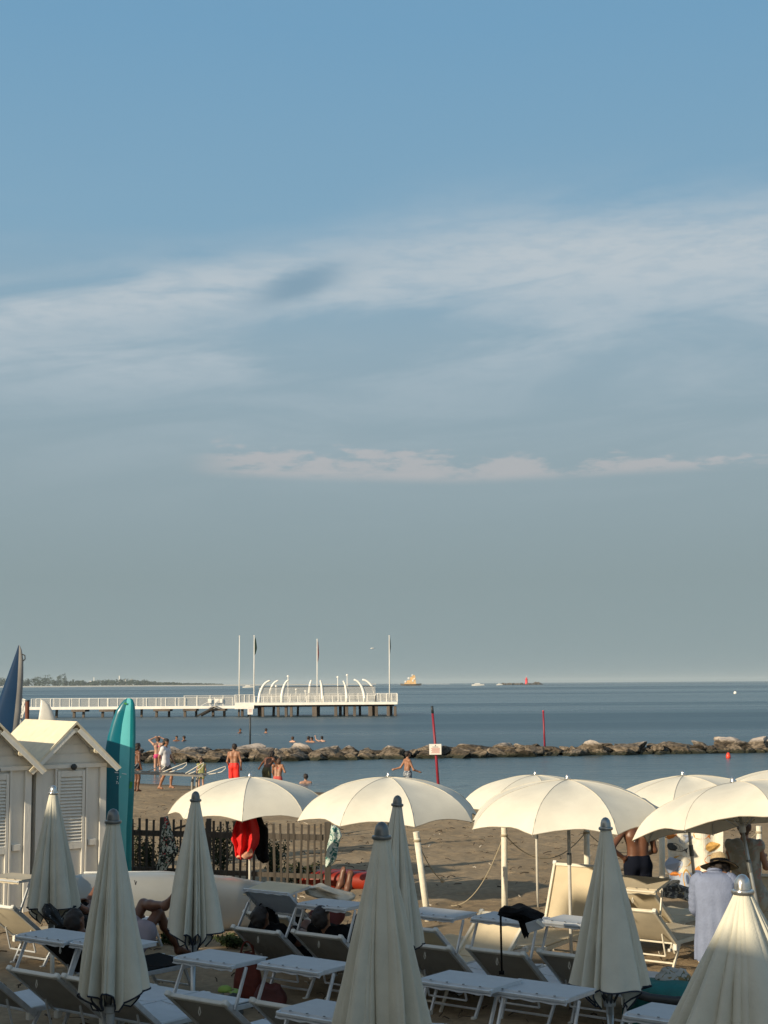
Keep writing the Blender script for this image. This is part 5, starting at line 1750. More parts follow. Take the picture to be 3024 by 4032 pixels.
# things on and by the near loungers
drape('black_hoodie', 14.55, [(3570, 1985, 2085), (3582, 1966, 2120), (3596, 1958, 2140), (3606, 1990, 2145), (3625, 2040, 2135), (3655, 2048, 2095), (3680, 2056, 2082), (3690, 2062, 2078)], BLACKC, 'black garment thrown over a lounger sunshade with a tag hanging off it', 'garment', .16, 4, 21)
mb = MB(); mb.tube([at(1971, 3590, 14.3), at(1973, 3700, 14.3), at(1976, 3828, 14.3)], .010, 8); mb.box(at(1975, 3830, 14.3), (.05, .02, .035))
o = mb.build('hanging_strap', BLACKC, None, True)
tag(o, 'long black strap hanging straight down from the lounger sunshade', 'strap')
pp = at(2105, 3645, 14.25)
t = thing('paper_bag', pp, 'small grey-white paper card hanging under the black garment', 'card')
MB().box((0, 0, 0), (.155, .012, .095), Matrix.Rotation(rad(-17), 3, 'Y')).build('card', mat('grey_card', (.34, .36, .38), .7), t, bevel=.004)
MB().box((.055, -.012, .02), (.09, .010, .03), Matrix.Rotation(rad(38), 3, 'Y')).build('flap', WHITEP, t, bevel=.002)

def bag(pos, size, m, label, name='beach_bag', strap=True, seed=2, cat='bag'):
    t = thing(name, pos, label, cat)
    w, d, h = size
    rnd = random.Random(seed)
    def f(i, j):
        q = j / 12; th = 2 * math.pi * i / 32
        k = (1 - .25 * q) * (.86 + .14 * math.sin(math.pi * min(q * 1.3, 1)))
        if j == 0: k *= .8
        if j == 12: k *= .55
        n = 1 + .14 * mnoise.noise(Vector((math.cos(th) * 1.5, math.sin(th) * 1.5, q * 2 + seed)))
        c, s = math.cos(th), math.sin(th)
        return Vector((w / 2 * k * n * math.copysign(abs(c) ** .7, c), d / 2 * k * n * math.copysign(abs(s) ** .7, s), h * q + .02 * math.sin(th * 3 + seed) * q))
    mb = MB(); mb.grid(32, 13, f, closed_u=True); mb.add([f(i, 12) for i in range(32)], [tuple(range(32))])
    mb.add([f(i, 0) for i in range(32)], [tuple(range(32))[::-1]])
    mb.build('body', m, t, True)
    if strap:
        for s in (-1, 1):
            mb = MB(); mb.tube([(w * .22 * math.cos(a) , s * d * .22, h * .9 + h * .38 * math.sin(a)) for a in [i * math.pi / 10 for i in range(11)]], .009, 6); mb.build('handle', m, t, True)
    return t
bag(gnd(975, 17.0) , (.34, .24, .50), mat('rust_red_bag', (.13, .020, .010), .7, var=.3, bump=.4), 'rust-red beach bag standing on the sand by the loungers', seed=3)
bag(gnd(1060, 16.6), (.40, .26, .24), mat('dark_rust_bag', (.08, .014, .010), .7, var=.4, bump=.4), 'low dark-red bag slumped beside the rust-red one', seed=8, strap=False)
bag(gnd(905, 16.2), (.34, .24, .20), mat('grey_bag', (.06, .065, .06), .8, var=.4, bump=.4), 'low grey-green bag on the sand left of the red bags', seed=5, strap=False)
p = gnd(888, 16.4)
t = thing('yellow_cap', (p.x, p.y, p.z + .20), 'neon-yellow cap lying on top of the grey-green bag', 'cap')
NEON = mat('neon_cloth', (.26, .38, .07), .7, var=.1)
MB().lathe([(.075, 0), (.078, .02), (.066, .045), (.04, .06), (.008, .065)], n=20).build('crown', NEON, t, True)
mb = MB(); mb.slab(9, 4, lambda i, j: Vector(((.10 + .07 * j / 3) * math.cos(rad(-60 + 15 * i)), (.10 + .07 * j / 3) * math.sin(rad(-60 + 15 * i)), .012 - .004 * j)), .005); mb.build('brim', NEON, t, True)
bag(at(1045, 3668, 17.2), (.38, .22, .26), BLACKC, 'black bag on the lounger seat by the red bags', seed=12)
o = bag(at(2650, 3868, 15.6), (.40, .3, .13), print_mat('leaf_print', (.34, .35, .33), [((.20, .14, .05), .55, .6, .8, 4), ((.06, .09, .05), .6, .66, 1.2, 7)], 14), 'beige and grey patterned bag lying on the teal float', seed=15, strap=False)
drape('white_towel', 18.2, [(3488, 1200, 1290), (3500, 1195, 1340), (3515, 1205, 1390), (3530, 1240, 1400), (3545, 1330, 1395)], mat('cream_towel', (.48, .45, .38), .9, var=.15, bump=.4, bscale=60), 'crumpled cream towel heaped behind the middle-row sunshades', 'towel', .14, 5, 31)
drape('black_towel', 18.9, [(3604, 250, 300), (3612, 215, 352), (3640, 205, 356), (3664, 205, 356), (3672, 215, 350)], BLACKC, 'black towel spread over the lounger behind the folded umbrella by the huts', 'towel', .22, 4, 33)
drape('dark_bag_cloth', 18.0, [(3560, 175, 200), (3580, 165, 225), (3605, 170, 236), (3640, 215, 262), (3648, 220, 258)], print_mat('spotted_print', (.012, .015, .018), [((.35, .36, .36), .66, .69, 1.6, 6)], 20), 'black spotted bag hanging at the pole of the folded umbrella by the huts', 'bag', .10, 5, 35)

# ------------------------------------------------------------------ shrubs at the fence, weeds
def shrub(pos, label, r, n, col, seed, stems=7, group='shrubs growing along the fence'):
    t = thing('shrub', pos, label, 'shrub', group)
    rnd = random.Random(seed)
    mb = MB()
    mbl = MB()
    for k in range(stems):
        a = rnd.uniform(0, 6.28); l = rnd.uniform(.6, 1.0)
        tip = Vector((math.cos(a) * r[0] * rnd.uniform(.3, 1), math.sin(a) * r[1] * rnd.uniform(.3, 1), r[2] * l * 1.8))
        pts = [Vector((0, 0, 0)), tip * .4 + Vector((0, 0, .08)), tip * .8, tip]
        mb.tube(pts, [.014, .010, .006, .003], 5)
        for q in (.45, .65, .85, 1.0):
            c = tip * q
            leaf_cluster(mbl, c, (r[0] * .30, r[1] * .30, r[2] * .25), n // (stems * 4), .028, rnd=rnd)
    mb.build('stem', mat('shrub_stem', (.09, .07, .04), .9), t)
    mbl.build('foliage', col, t)
    return t
GRN = mat('dusty_foliage', (.045, .06, .025), .8, var=.45, scale=12, transl=.2)
shrub(gnd(600, 27.9), 'dark shrub behind the left end of the fence near the teal board', (.45, .25, .42), 1300, GRN, 1)
shrub(gnd(745, 27.9), 'shrub behind the fence left of the red jacket', (.35, .25, .45), 900, GRN, 2)
shrub(gnd(880, 27.6), 'tall wispy shrub behind the fence just left of the red jacket', (.45, .25, .56), 1300, GRN, 3)
shrub(gnd(1070, 27.4), 'shrub behind the fence right of the black jacket', (.42, .25, .48), 1100, GRN, 4)
shrub(gnd(1180, 26.9), 'low dark shrub at the foot of the fence near the kayak', (.40, .25, .24), 800, GRN, 5)
shrub(gnd(540, 27.9), 'thin bare shrub beside the teal board with one tall twig', (.25, .2, .5), 300, GRN, 6, stems=4)
shrub(gnd(930, 20.4), 'low green weeds on the sand in front of the white hull', (.35, .22, .11), 1100, mat('weed_green', (.05, .075, .02), .8, var=.4, scale=12, transl=.2), 7, stems=12, group='weeds by the hull')
shrub(gnd(700, 20.6), 'low weeds half hidden behind the folded umbrella by the fence', (.35, .2, .10), 800, MATS['weed_green'], 9, stems=10, group='weeds by the hull')
# ------------------------------------------------------------------ people
def V3(*a): return Vector(a)
def person(loc, rz, label, J=None, skin=None, s=1.0, vox=.016, hair=None, hair_len=0, clothes=(), fem=False, fingers=True, face=True, slim=1.0, curl=.5):
    """J overrides default standing joints, facing -Y, metres for a 1.75 m figure, origin between the feet"""
    P = dict(pel=V3(0, 0, .95), wst=V3(0, .0, 1.13), chs=V3(0, 0, 1.33), nck=V3(0, .01, 1.47), hed=V3(0, -.02, 1.63),
             shL=V3(.185, .01, 1.42), elL=V3(.235, .04, 1.13), wrL=V3(.25, -.04, .87),
             shR=V3(-.185, .01, 1.42), elR=V3(-.235, .04, 1.13), wrR=V3(-.25, -.04, .87),
             hpL=V3(.09, 0, .91), knL=V3(.105, -.03, .50), anL=V3(.11, .02, .085),
             hpR=V3(-.09, 0, .91), knR=V3(-.105, -.03, .50), anR=V3(-.11, .02, .085), fwd=V3(0, -1, 0), ftL=None, ftR=None, hdL=None, hdR=None, face=None)
    if J: P.update({k: (Vector(v) if isinstance(v, tuple) else v) for k, v in J.items()})
    t = thing('person', loc, label, 'person', None, rz)
    sc = lambda q: q * s
    lat = (P['shL'] - P['shR']).normalized()
    lath = (P['hpL'] - P['hpR']).normalized()
    fwd = P['fwd'].normalized()
    face_d = (P['face'] or fwd).normalized()
    k = slim
    pr = []
    def c(a, b, ra, rb): pr.append((sc(a), sc(b), ra * s, rb * s))
    W = .088 if fem else .10
    for g in (-1, 1):
        c(P['pel'] + lath * .065 * g, P['wst'] + lat * .055 * g, .105 * k, .085 * k)
        c(P['wst'] + lat * .055 * g, P['chs'] + lat * .085 * g, .085 * k, W * k)
        c(P['chs'] + lat * .085 * g, P['nck'] + lat * .09 * g - (P['nck'] - P['chs']).normalized() * .04, W * k, .062 * k)
        S = 'L' if g > 0 else 'R'
        sh, el, wr = P['sh' + S], P['el' + S], P['wr' + S]
        c(P['nck'] + lat * .05 * g - V3(0, 0, .02), sh, .05 * k, .056 * k)
        c(sh, el, .050 * k, .038 * k)
        c(el, wr, .040 * k, .026 * k)
        if fem: c(P['chs'] + lat * .075 * g + fwd * .07, P['chs'] + lat * .075 * g + fwd * .085, .055, .05)
        hd = (P['hd' + S] or (wr - el)).normalized()
        side = hd.cross(fwd)
        if side.length < .2: side = hd.cross(lat)
        side.normalize(); palm_n = side.cross(hd).normalized()
        c(wr, wr + hd * .045 + side * .016, .024, .021); c(wr, wr + hd * .045 - side * .016, .024, .021)
        c(wr + hd * .03 + side * .018, wr + hd * .085 + side * .022, .020, .014); c(wr + hd * .03 - side * .018, wr + hd * .085 - side * .022, .020, .014)
        if fingers:
            fr = .0095 if vox < .012 else .012
            for q, (o_, l) in enumerate(((-.033, .068), (-.011, .078), (.011, .074), (.033, .058))):
                a = wr + hd * .085 + side * o_
                d1 = (hd + side * o_ * 2.2 - palm_n * curl * .3).normalized(); d2 = (hd - palm_n * curl).normalized()
                c(a, a + d1 * l * .55, fr, fr * .9); c(a + d1 * l * .55, a + d1 * l * .55 + d2 * l * .5, fr * .9, fr * .75)
            a = wr + hd * .025 - side * .026
            m_ = a + (hd * .6 - side * .8).normalized() * .038
            c(a, m_, .013, .011); c(m_, m_ + (hd - side * .2 - palm_n * .3).normalized() * .03, .011, .009)
        hp, kn, an = P['hp' + S], P['kn' + S], P['an' + S]
        c(hp, kn, (.088 if fem else .084) * k, .056 * k)
        mid = kn * .65 + an * .35
        cal = -fwd if abs((kn - an).normalized().dot(fwd)) < .8 else V3(0, 0, -1)
        c(kn, mid + cal * .012, .055 * k, .056 * k); c(mid + cal * .012, an, .054 * k, .036 * k)
        fd = (P['ft' + S] or fwd).normalized()
        dn = (an - kn).normalized()
        heel = an + dn * .035 - fd * .03
        ball = an + dn * .05 + fd * .12
        c(an, heel, .034, .034); c(heel, ball, .032, .028); c(an, ball, .034, .026)
        toe_s = fd.cross(dn).normalized()
        for q in range(5 if vox < .012 else 3):
            o_ = (-.03 + .06 * q / (4 if vox < .012 else 2))
            c(ball + toe_s * o_, ball + toe_s * o_ + fd * (.045 - abs(o_) * .4), .014, .011)
    c(P['nck'] - V3(0, 0, .03), P['nck'] * .45 + P['hed'] * .55, .056 * k, .050 * k)
    up = (P['hed'] - P['nck']).normalized()
    up = (up + V3(0, 0, .2)).normalized()
    lf = lat - up * lat.dot(up); lf.normalize()
    fd = face_d - up * face_d.dot(up)
    if fd.length < .1: fd = fwd
    fd.normalize(); lf = up.cross(fd) * -1; lf.normalize()
    h = P['hed']
    c(h - fd * .02 + up * .03, h + fd * .012 + up * .035, .086, .082)       # skull
    c(h + fd * .02 - up * .01, h + fd * .04 - up * .065, .066, .038)          # face to chin
    if face:
        c(h + fd * .092 + up * .005, h + fd * .108 - up * .022, .009, .012)   # nose
        c(h + fd * .082 - up * .05, h + fd * .086 - up * .052, .016, .014)    # lips
        for g in (-1, 1):
            c(h + lf * .080 * g - up * .012, h + lf * .084 * g + up * .015 - fd * .005, .010, .013)  # ears
    body = blob('body', pr, vox * s, .035 * s, skin or SKIN_T, t)
    if face:
        for g in (-1, 1):
            mb = MB(); mb.lathe([(.001, -.011), (.008, -.007), (.011, 0), (.008, .007), (.001, .011)], sc(h + fd * .077 + lf * .032 * g + up * .012), n=10)
            mb.build('eye', mat('eye_dark', (.02, .015, .01), .3), t, True)
    if hair:
        hp_ = [(sc(h - fd * .03 + up * .045), sc(h + fd * .010 + up * .062), .094 * s, .084 * s), (sc(h - fd * .045 + up * .01), sc(h - fd * .04 - up * .03), .082 * s, .066 * s)]
        if hair_len > 0:
            hp_.append((sc(h - fd * .06 - up * .02), sc(h - fd * .085 - up * hair_len), .075 * s, .05 * s))
            for g in (-1, 1): hp_.append((sc(h + lf * .06 * g - fd * .03), sc(h + lf * .07 * g - fd * .05 - up * hair_len * .8), .045 * s, .03 * s))
        nz = lambda X, Y, Z: .005 * np.sin(X * 70 + 3 * np.sin(Z * 40)) * np.sin(Y * 60) + .004 * np.sin(Z * 55 + X * 40)
        blob('hair', hp_, .012 * s, .03 * s, hair, t, disp=nz)
    for cl in clothes:
        cp = []
        def e(a, b, ra, rb): cp.append((sc(a), sc(b), ra * s, rb * s))
        kind, m = cl[0], cl[1]
        opt = cl[2] if len(cl) > 2 else {}
        g_ = opt.get('loose', .012)
        if kind == 'shorts':
            L = opt.get('len', .6)
            top = P['pel'] * (1 - .35) + P['wst'] * .35
            for g in (-1, 1):
                S = 'L' if g > 0 else 'R'
                e(P['pel'] + lath * .065 * g, top + lath * .06 * g, .107 * k + g_, .098 * k + g_)
                hp, kn = P['hp' + S], P['kn' + S]
                e(hp, hp + (kn - hp) * L, .088 * k + g_, (.088 + (.056 - .088) * L) * k + g_ * 2.2)
                e(P['pel'] + lath * .05 * g, hp, .105 * k + g_, .09 * k + g_)
        elif kind in ('shirt', 'dress'):
            L = opt.get('len', .25)
            for g in (-1, 1):
                S = 'L' if g > 0 else 'R'
                e(P['pel'] + lath * .065 * g, P['wst'] + lat * .06 * g, .108 * k + g_, .09 * k + g_ * 1.3)
                e(P['wst'] + lat * .06 * g, P['chs'] + lat * .085 * g, .09 * k + g_ * 1.3, W * k + g_)
                e(P['chs'] + lat * .085 * g, P['nck'] + lat * .09 * g - V3(0, 0, .045), W * k + g_, .062 * k + g_ * .7)
                sh, el, wr = P['sh' + S], P['el' + S], P['wr' + S]
                e(P['nck'] + lat * .06 * g - V3(0, 0, .035), sh, .05 * k + g_ * .6, .058 * k + g_)
                q = opt.get('sleeve', .55)
                if q > 0:
                    e(sh, sh + (el - sh) * min(q, 1), .054 * k + g_, .044 * k + g_ * 1.3)
                    if q > 1: e(el, el + (wr - el) * (q - 1), .044 * k + g_ * 1.2, .032 * k + g_ * 1.2)
                hp, kn = P['hp' + S], P['kn' + S]
                if L > 0:
                    fl = opt.get('flare', 0)
                    e(hp, hp + (kn - hp) * L + lath * g * fl, .10 * k + g_, .085 * k + g_ * 1.5 + fl * .5)
                    e(P['pel'], (hp + (kn - hp) * L) * .5 + (P['hp' + ('R' if S == 'L' else 'L')] + (P['kn' + ('R' if S == 'L' else 'L')] - P['hp' + ('R' if S == 'L' else 'L')]) * L) * .5, .10 * k + g_, .09 * k + g_ + fl * .5)
        elif kind == 'briefs':
            for g in (-1, 1):
                S = 'L' if g > 0 else 'R'
                e(P['pel'] + lath * .065 * g, P['pel'] + lath * .06 * g + (P['wst'] - P['pel']) * .1, .107 * k + .006, .104 * k + .006)
                e(P['pel'] + lath * .04 * g, P['hp' + S] + (P['kn' + S] - P['hp' + S]) * .08, .10 * k + .006, .088 * k + .006)
        elif kind == 'bra':
            for g in (-1, 1):
                e(P['chs'] + lat * .075 * g, P['chs'] + lat * .078 * g + fwd * .05, W * k + .004, .085 * k)
        f = opt.get('fold', .004)
        nz = (lambda X, Y, Z: f * np.sin(X * 42 + Y * 22 + 1.8 * np.sin(Z * 6)) + f * .5 * np.sin(Z * 17 + X * 14 + Y * 9)) if f else None
        clip = None
        if kind == 'bra':
            z0, z1 = (P['chs'].z - .075) * s, (P['chs'].z + .035) * s
            clip = lambda X, Y, Z: np.maximum(Z - z1, z0 - Z) + 0 * X + 0 * Y
        if kind in ('shorts', 'briefs') and opt.get('waist', True):
            dw = (P['wst'] - P['pel']).normalized(); z1 = (P['pel'] + dw * (.115 if kind == 'shorts' else .06)) * s
            clip = lambda X, Y, Z: (X - z1.x) * dw.x + (Y - z1.y) * dw.y + (Z - z1.z) * dw.z
        blob(kind, cp, max(vox * .9, .009) * s, .04 * s, m, t, clip=clip, disp=nz)
    return t

def frame_of(t):
    return t
SHADE = rad
# --- far swimmers: head and shoulders above the water
def swimmer(u, v, label, size=1.0, hairm=None, face_rz=0, skin=None, arms=False):
    p = on(u, v, SEA)
    J = dict(elL=(.30, -.12, 1.30), wrL=(.22, -.34, 1.34), elR=(-.30, -.12, 1.30), wrR=(-.22, -.34, 1.34))
    if arms: J.update(elL=(.42, -.05, 1.52), wrL=(.50, -.10, 1.74))
    return person(Vector((p.x, p.y, SEA - 1.40 * size)), face_rz, label, J, skin or SKIN_T, size, .026, hairm or HAIR_D, 0, (('shorts', NAVYC, {'fold': 0}),), fingers=False, face=True)
swimmer(695, 2918, 'swimmer far out left, the left one of two dark heads beside the white-shirted man', face_rz=.5)
swimmer(725, 2918, 'swimmer far out left, the right one of two dark heads beside the white-shirted man', face_rz=-2.0)
swimmer(945, 2887, 'tiny far swimmer between the huts side and the white notice pole', face_rz=1)
swimmer(1047, 2886, 'tiny far swimmer right of the white notice pole', face_rz=2)
swimmer(1152, 2922, 'swimmer left of the close pair in the water below the pier', face_rz=2.6, hairm=HAIR_B, skin=SKIN_L)
swimmer(1214, 2922, 'left one of the close pair of swimmers below the pier, in deeper tan', face_rz=2.2, size=1.06, skin=SKIN_T)
swimmer(1228, 2923, 'right one of the close pair of swimmers below the pier, head lower', face_rz=-.6, size=1.0)
swimmer(1268, 2920, 'swimmer with one arm up right of the close pair below the pier', face_rz=2.9, arms=True, hairm=HAIR_D, skin=SKIN_L)
swimmer(1204, 3084, 'bather low in the near water between the first two open umbrellas', face_rz=3.4, hairm=HAIR_D, skin=SKIN_L)

def stand(u, Y, ztop, s, rz, label, **k):
    """put a figure so that its head top is at height ztop"""
    p = at(u, 2950, Y)
    return person(Vector((p.x, Y, ztop - 1.755 * s)), rz, label, s=s, **k)
def ztop(u, v, Y): return at(u, v, Y).z

WHT = mat('white_shirt_cloth', (.62, .62, .66), .85, var=.08, bump=.3, bscale=30)
# white shirt man walking right to left on the wet sand
stand(652, 53.9, ztop(652, 2909, 53.9), 1.03, 1.2, 'man in white t-shirt with dark curly hair walking on the wet sand', vox=.02, skin=SKIN_T, hair=HAIR_D, hair_len=.06,
      J=dict(knL=(.10, -.20, .52), anL=(.11, -.16, .12), knR=(-.10, .0, .49), anR=(-.11, .16, .10), elL=(.24, -.06, 1.14), wrL=(.22, -.22, .93), elR=(-.24, .12, 1.15), wrR=(-.25, .14, .88)),
      clothes=(('shirt', WHT, {'len': .12, 'loose': .016, 'sleeve': .6}), ('shorts', mat('grey_swim', (.10, .10, .11), .8), {'len': .5, 'loose': .012})), fingers=False)
# red shorts man, back to the camera
stand(922, 55.0, ztop(922, 2929, 55.0), 1.0, 3.0, 'bare-backed man in bright red swim shorts standing at the water edge', vox=.018, skin=SKIN_T, hair=HAIR_D,
      J=dict(elR=(-.26, .02, 1.12), wrR=(-.25, -.05, .86), elL=(.25, .03, 1.12), wrL=(.22, -.12, .92), face=(.5, -1, 0)), clothes=(('shorts', mat('bright_red_swim', (.85, .03, .02), .7), {'len': .85, 'loose': .02}),), fingers=False)
# woman with raised arms, pink swimsuit
PINK = mat('pink_swimwear', (.55, .04, .16), .7)
stand(622, 64.5, ztop(622, 2900, 64.5), 1.0, 3.4, 'woman with both arms raised over her head in a pink swimsuit by the boulders', vox=.02, skin=SKIN_L, hair=HAIR_B, fem=True, hair_len=.05,
      J=dict(nck=(0, -.06, 1.46), hed=(0, -.14, 1.60), elL=(.36, -.12, 1.60), wrL=(.10, -.16, 1.72), elR=(-.36, -.12, 1.60), wrR=(-.10, -.16, 1.72)), clothes=(('briefs', PINK, {'fold': 0}), ('bra', PINK, {'fold': 0})), fingers=False)
# dark-haired person beside the board
stand(541, 53.5, ztop(541, 2927, 53.5), .97, 2.2, 'dark-haired bather half hidden right beside the teal paddle board', vox=.02, skin=SKIN_D, hair=HAIR_D, hair_len=.10, fem=True,
      clothes=(('briefs', NAVYC, {'fold': 0}), ('bra', NAVYC, {'fold': 0})), fingers=False, J=dict(elL=(.22, -.04, 1.13), wrL=(.20, -.22, .98)))
# child
stand(793, 52.5, ztop(793, 2985, 52.5), .66, 3.5, 'small child in yellow-green swimwear behind the metal board rack', vox=.024, skin=SKIN_L, hair=HAIR_B, hair_len=.08,
      clothes=(('shirt', mat('child_swimwear', (.30, .30, .12), .8, var=.4, scale=20), {'len': .15, 'sleeve': 0}), ('shorts', MATS['child_swimwear'], {'len': .4})), fingers=False)
# the two wading and splashing left of centre
stand(1050, 56.0, ztop(1050, 2958, 56.0) + .10, 1.02, 2.5, 'tanned bather bending forward in the shallows with one arm out to the left', vox=.018, skin=SKIN_D, hair=HAIR_D, hair_len=.12,
      J=dict(wst=(0, -.04, 1.11), chs=(0, -.14, 1.29), nck=(0, -.22, 1.41), hed=(.02, -.32, 1.53), shL=(.185, -.18, 1.36), shR=(-.185, -.18, 1.36), elL=(.42, -.24, 1.20), wrL=(.62, -.30, 1.02), elR=(-.27, -.30, 1.12), wrR=(-.30, -.44, .95)),
      clothes=(('shorts', mat('olive_swim', (.10, .09, .04), .8), {'len': .5}),), fingers=False)
stand(1094, 55.0, ztop(1094, 2985, 55.0) + .04, .94, 2.9, 'bather with wet hair standing close beside the bending one, arm bent', vox=.018, skin=SKIN_T, hair=HAIR_B, hair_len=.10, fem=True,
      J=dict(wst=(0, -.02, 1.12), chs=(0, -.07, 1.31), nck=(0, -.12, 1.44), hed=(0, -.18, 1.57), elR=(-.30, .04, 1.18), wrR=(-.20, -.14, 1.30), elL=(.24, -.1, 1.16), wrL=(.22, -.2, .96)),
      clothes=(('briefs', mat('coral_swim', (.5, .08, .07), .8), {'fold': 0}), ('bra', MATS['coral_swim'], {'fold': 0})), fingers=False)
# the one running in the water, torso twisted
stand(1604, 54.5, ztop(1604, 2958, 54.5), 1.0, 2.0, 'boy in patterned blue-grey swim shorts wading with one arm held out', vox=.016, skin=SKIN_T, hair=HAIR_D,
      J=dict(elR=(-.30, -.10, 1.10), wrR=(-.30, -.33, 1.02), elL=(.30, .14, 1.16), wrL=(.38, .36, 1.10), knL=(.11, -.25, .58), anL=(.11, -.05, .20), wst=(0, .01, 1.13), chs=(0, -.03, 1.33)),
      clothes=(('shorts', print_mat('swim_print', (.06, .08, .12), [((.40, .42, .44), .50, .56, 1, 2)], 22), {'len': .75, 'loose': .02}),), fingers=False)

# --- near people at right
PM = rad
p = gnd(2512, 21.7)
person(p, rad(180 + 8), 'shirtless deeply tanned man in dark swim shorts seen from behind, hand on hip', s=1.04, vox=.010, skin=SKIN_D, hair=HAIR_D,
       J=dict(elR=(-.33, .12, 1.14), wrR=(-.36, -.10, 1.36), elL=(.40, .14, 1.18), wrL=(.19, .02, 1.02), hdL=(-.6, -.6, -.4), hdR=(.3, -.3, 1)) if False else
       dict(elL=(.41, .12, 1.17), wrL=(.20, .03, 1.03), hdL=(-.5, -.8, -.2), elR=(-.25, -.03, 1.12), wrR=(-.20, -.26, 1.04)),
       clothes=(('shorts', NAVYC, {'len': .62, 'loose': .014, 'fold': .003}),))
sw = kids([o for o in COL.objects if o.name.startswith('person')][-1])
# man in the straw hat and blue shirt, bent slightly forward, back to us
p = gnd(2812, 15.9)
BLU = mat('chambray_shirt', (.19, .225, .33), .85, var=.10, scale=9, bump=.35, bscale=50)
hat_man = person(Vector((p.x, p.y, ztop(2822, 3366, 15.9) - 1.64)), rad(180 - 14), 'man in straw hat and loose blue shirt seen from behind at right', s=1.0, vox=.010, skin=SKIN_T, hair=HAIR_D, hair_len=.07,
       J=dict(wst=(0, -.02, 1.12), chs=(0, -.05, 1.30), nck=(0, -.12, 1.43), hed=(-.045, -.23, 1.465), shL=(.195, -.06, 1.37), shR=(-.195, -.06, 1.37), elL=(.205, -.12, 1.08), wrL=(.16, -.34, .98), elR=(-.205, -.10, 1.08), wrR=(-.17, -.32, .95), face=(0, -1, -.45)),
       clothes=(('shorts', NAVYC, {'len': .8, 'loose': .004}),), slim=.92)
def loose_shirt(t, m):
    rows = [(1.475, .060, .062, -.125), (1.455, .085, .075, -.12), (1.44, .150, .108, -.105), (1.41, .205, .130, -.09), (1.36, .225, .135, -.07), (1.25, .215, .138, -.045),
            (1.10, .203, .138, -.02), (.95, .206, .146, 0), (.80, .216, .152, .0), (.66, .224, .156, 0), (.56, .228, .158, 0)]
    N = 96
    def at_row(j):
        q = j / 5; k = min(int(q), len(rows) - 2); e = q - k
        return [a + (b_ - a) * e for a, b_ in zip(rows[k], rows[k + 1])]
    def f(i, j):
        z, hx, hy, cy = at_row(j)
        th = 2 * math.pi * i / N
        lo = min(1, max(0, (1.40 - z) / .7))
        fold = 1 + lo * (.030 * math.sin(7 * th + .8 + z * 1.5) + .018 * math.sin(13 * th + 2 * z)) + .02 * mnoise.noise(Vector((math.cos(th) * 3, math.sin(th) * 3, z * 6)))
        c, s = math.cos(th), math.sin(th)
        pleat = .012 * lo * math.exp(-((th - math.pi / 2) / .10) ** 2)
        return Vector((hx * fold * math.copysign(abs(c) ** .85, c), cy + hy * fold * math.copysign(abs(s) ** .85, s) - pleat, z + .010 * math.sin(5 * th) * (j > 45)))
    mb = MB(); mb.grid(N, (len(rows) - 1) * 5 + 1, f, closed_u=True)
    for g in (-1, 1):
        pts = [(.12 * g, -.085, 1.385), (.180 * g, -.065, 1.365), (.208 * g, -.085, 1.25), (.222 * g, -.105, 1.15), (.222 * g, -.13, 1.06), (.20 * g, -.20, 1.02), (.18 * g, -.27, .995)]
        pp, rr = [], []
        for a, b_, ra, rb in zip(pts[:-1], pts[1:], (.075, .082, .068, .062, .060, .054), (.082, .068, .062, .060, .054, .047)):
            for q in range(5):
                e = q / 5
                pp.append(Vector(a).lerp(Vector(b_), e)); rr.append((ra + (rb - ra) * e) * (1 + .045 * math.sin(len(pp) * 1.9)))
        mb.tube(pp, rr, 18)
    o = mb.build('shirt', m, t, True)
    # collar stand and yoke seam
    mb = MB(); mb.tube([(.066 * math.cos(a), -.125 + .068 * math.sin(a), 1.478 - .01 * math.cos(a * 2)) for a in [2 * math.pi * i / 24 for i in range(25)]], .014, 8, cap=False); mb.build('collar', m, o, True)
loose_shirt(hat_man, BLU)
def straw_hat(parent_loc):
    straw = mat('straw_weave', (.42, .31, .17), .85, var=.2, scale=40, bump=.6, bscale=160)
    t = thing('straw_hat', parent_loc, 'wide straw hat with dark band on the head of the man in the blue shirt', 'hat')
    t.rotation_euler = (rad(-20), rad(4), 0)
    n = 40
    mb = MB()
    def cr_(i, j):
        a = 2 * math.pi * i / n
        prof = [(.100, 0), (.101, .03), (.098, .065), (.088, .092), (.06, .108), (.03, .106), (.004, .102)]
        r, z = prof[j]
        return Vector((r * math.cos(a) * .92, r * math.sin(a) * 1.08, z - (.012 * abs(math.cos(a)) if j > 3 else 0)))
    mb.grid(n, 7, cr_, closed_u=True); mb.build('crown', straw, t, True)
    mb = MB()
    def br(i, j):
        a = 2 * math.pi * i / n; r = .099 + .105 * j / 4
        return Vector((r * math.cos(a) * .96, r * math.sin(a) * 1.04, -.006 - .022 * (j / 4) ** 1.4 - .018 * (j / 4) * abs(math.cos(a)) + .006 * math.sin(3 * a) * j / 4))
    mb.slab(n + 1, 5, br, -.004); mb.build('brim', straw, t, True)
    mb = MB(); mb.grid(n, 3, lambda i, j: Vector((.1035 * math.cos(2 * math.pi * i / n) * .92, .1035 * math.sin(2 * math.pi * i / n) * 1.08, .002 + .014 * j)), closed_u=True); mb.build('band', BLACKC, t, True)
    mb = MB(); mb.tube([br(i, 4) for i in range(n)] + [br(0, 4)], .004, 6, cap=False); mb.build('brim_edge', BLACKC, t, True)
R_ = Matrix.Rotation(rad(166), 3, 'Z')
straw_hat(hat_man.location + R_ @ Vector((-.045, -.245, 1.53)))
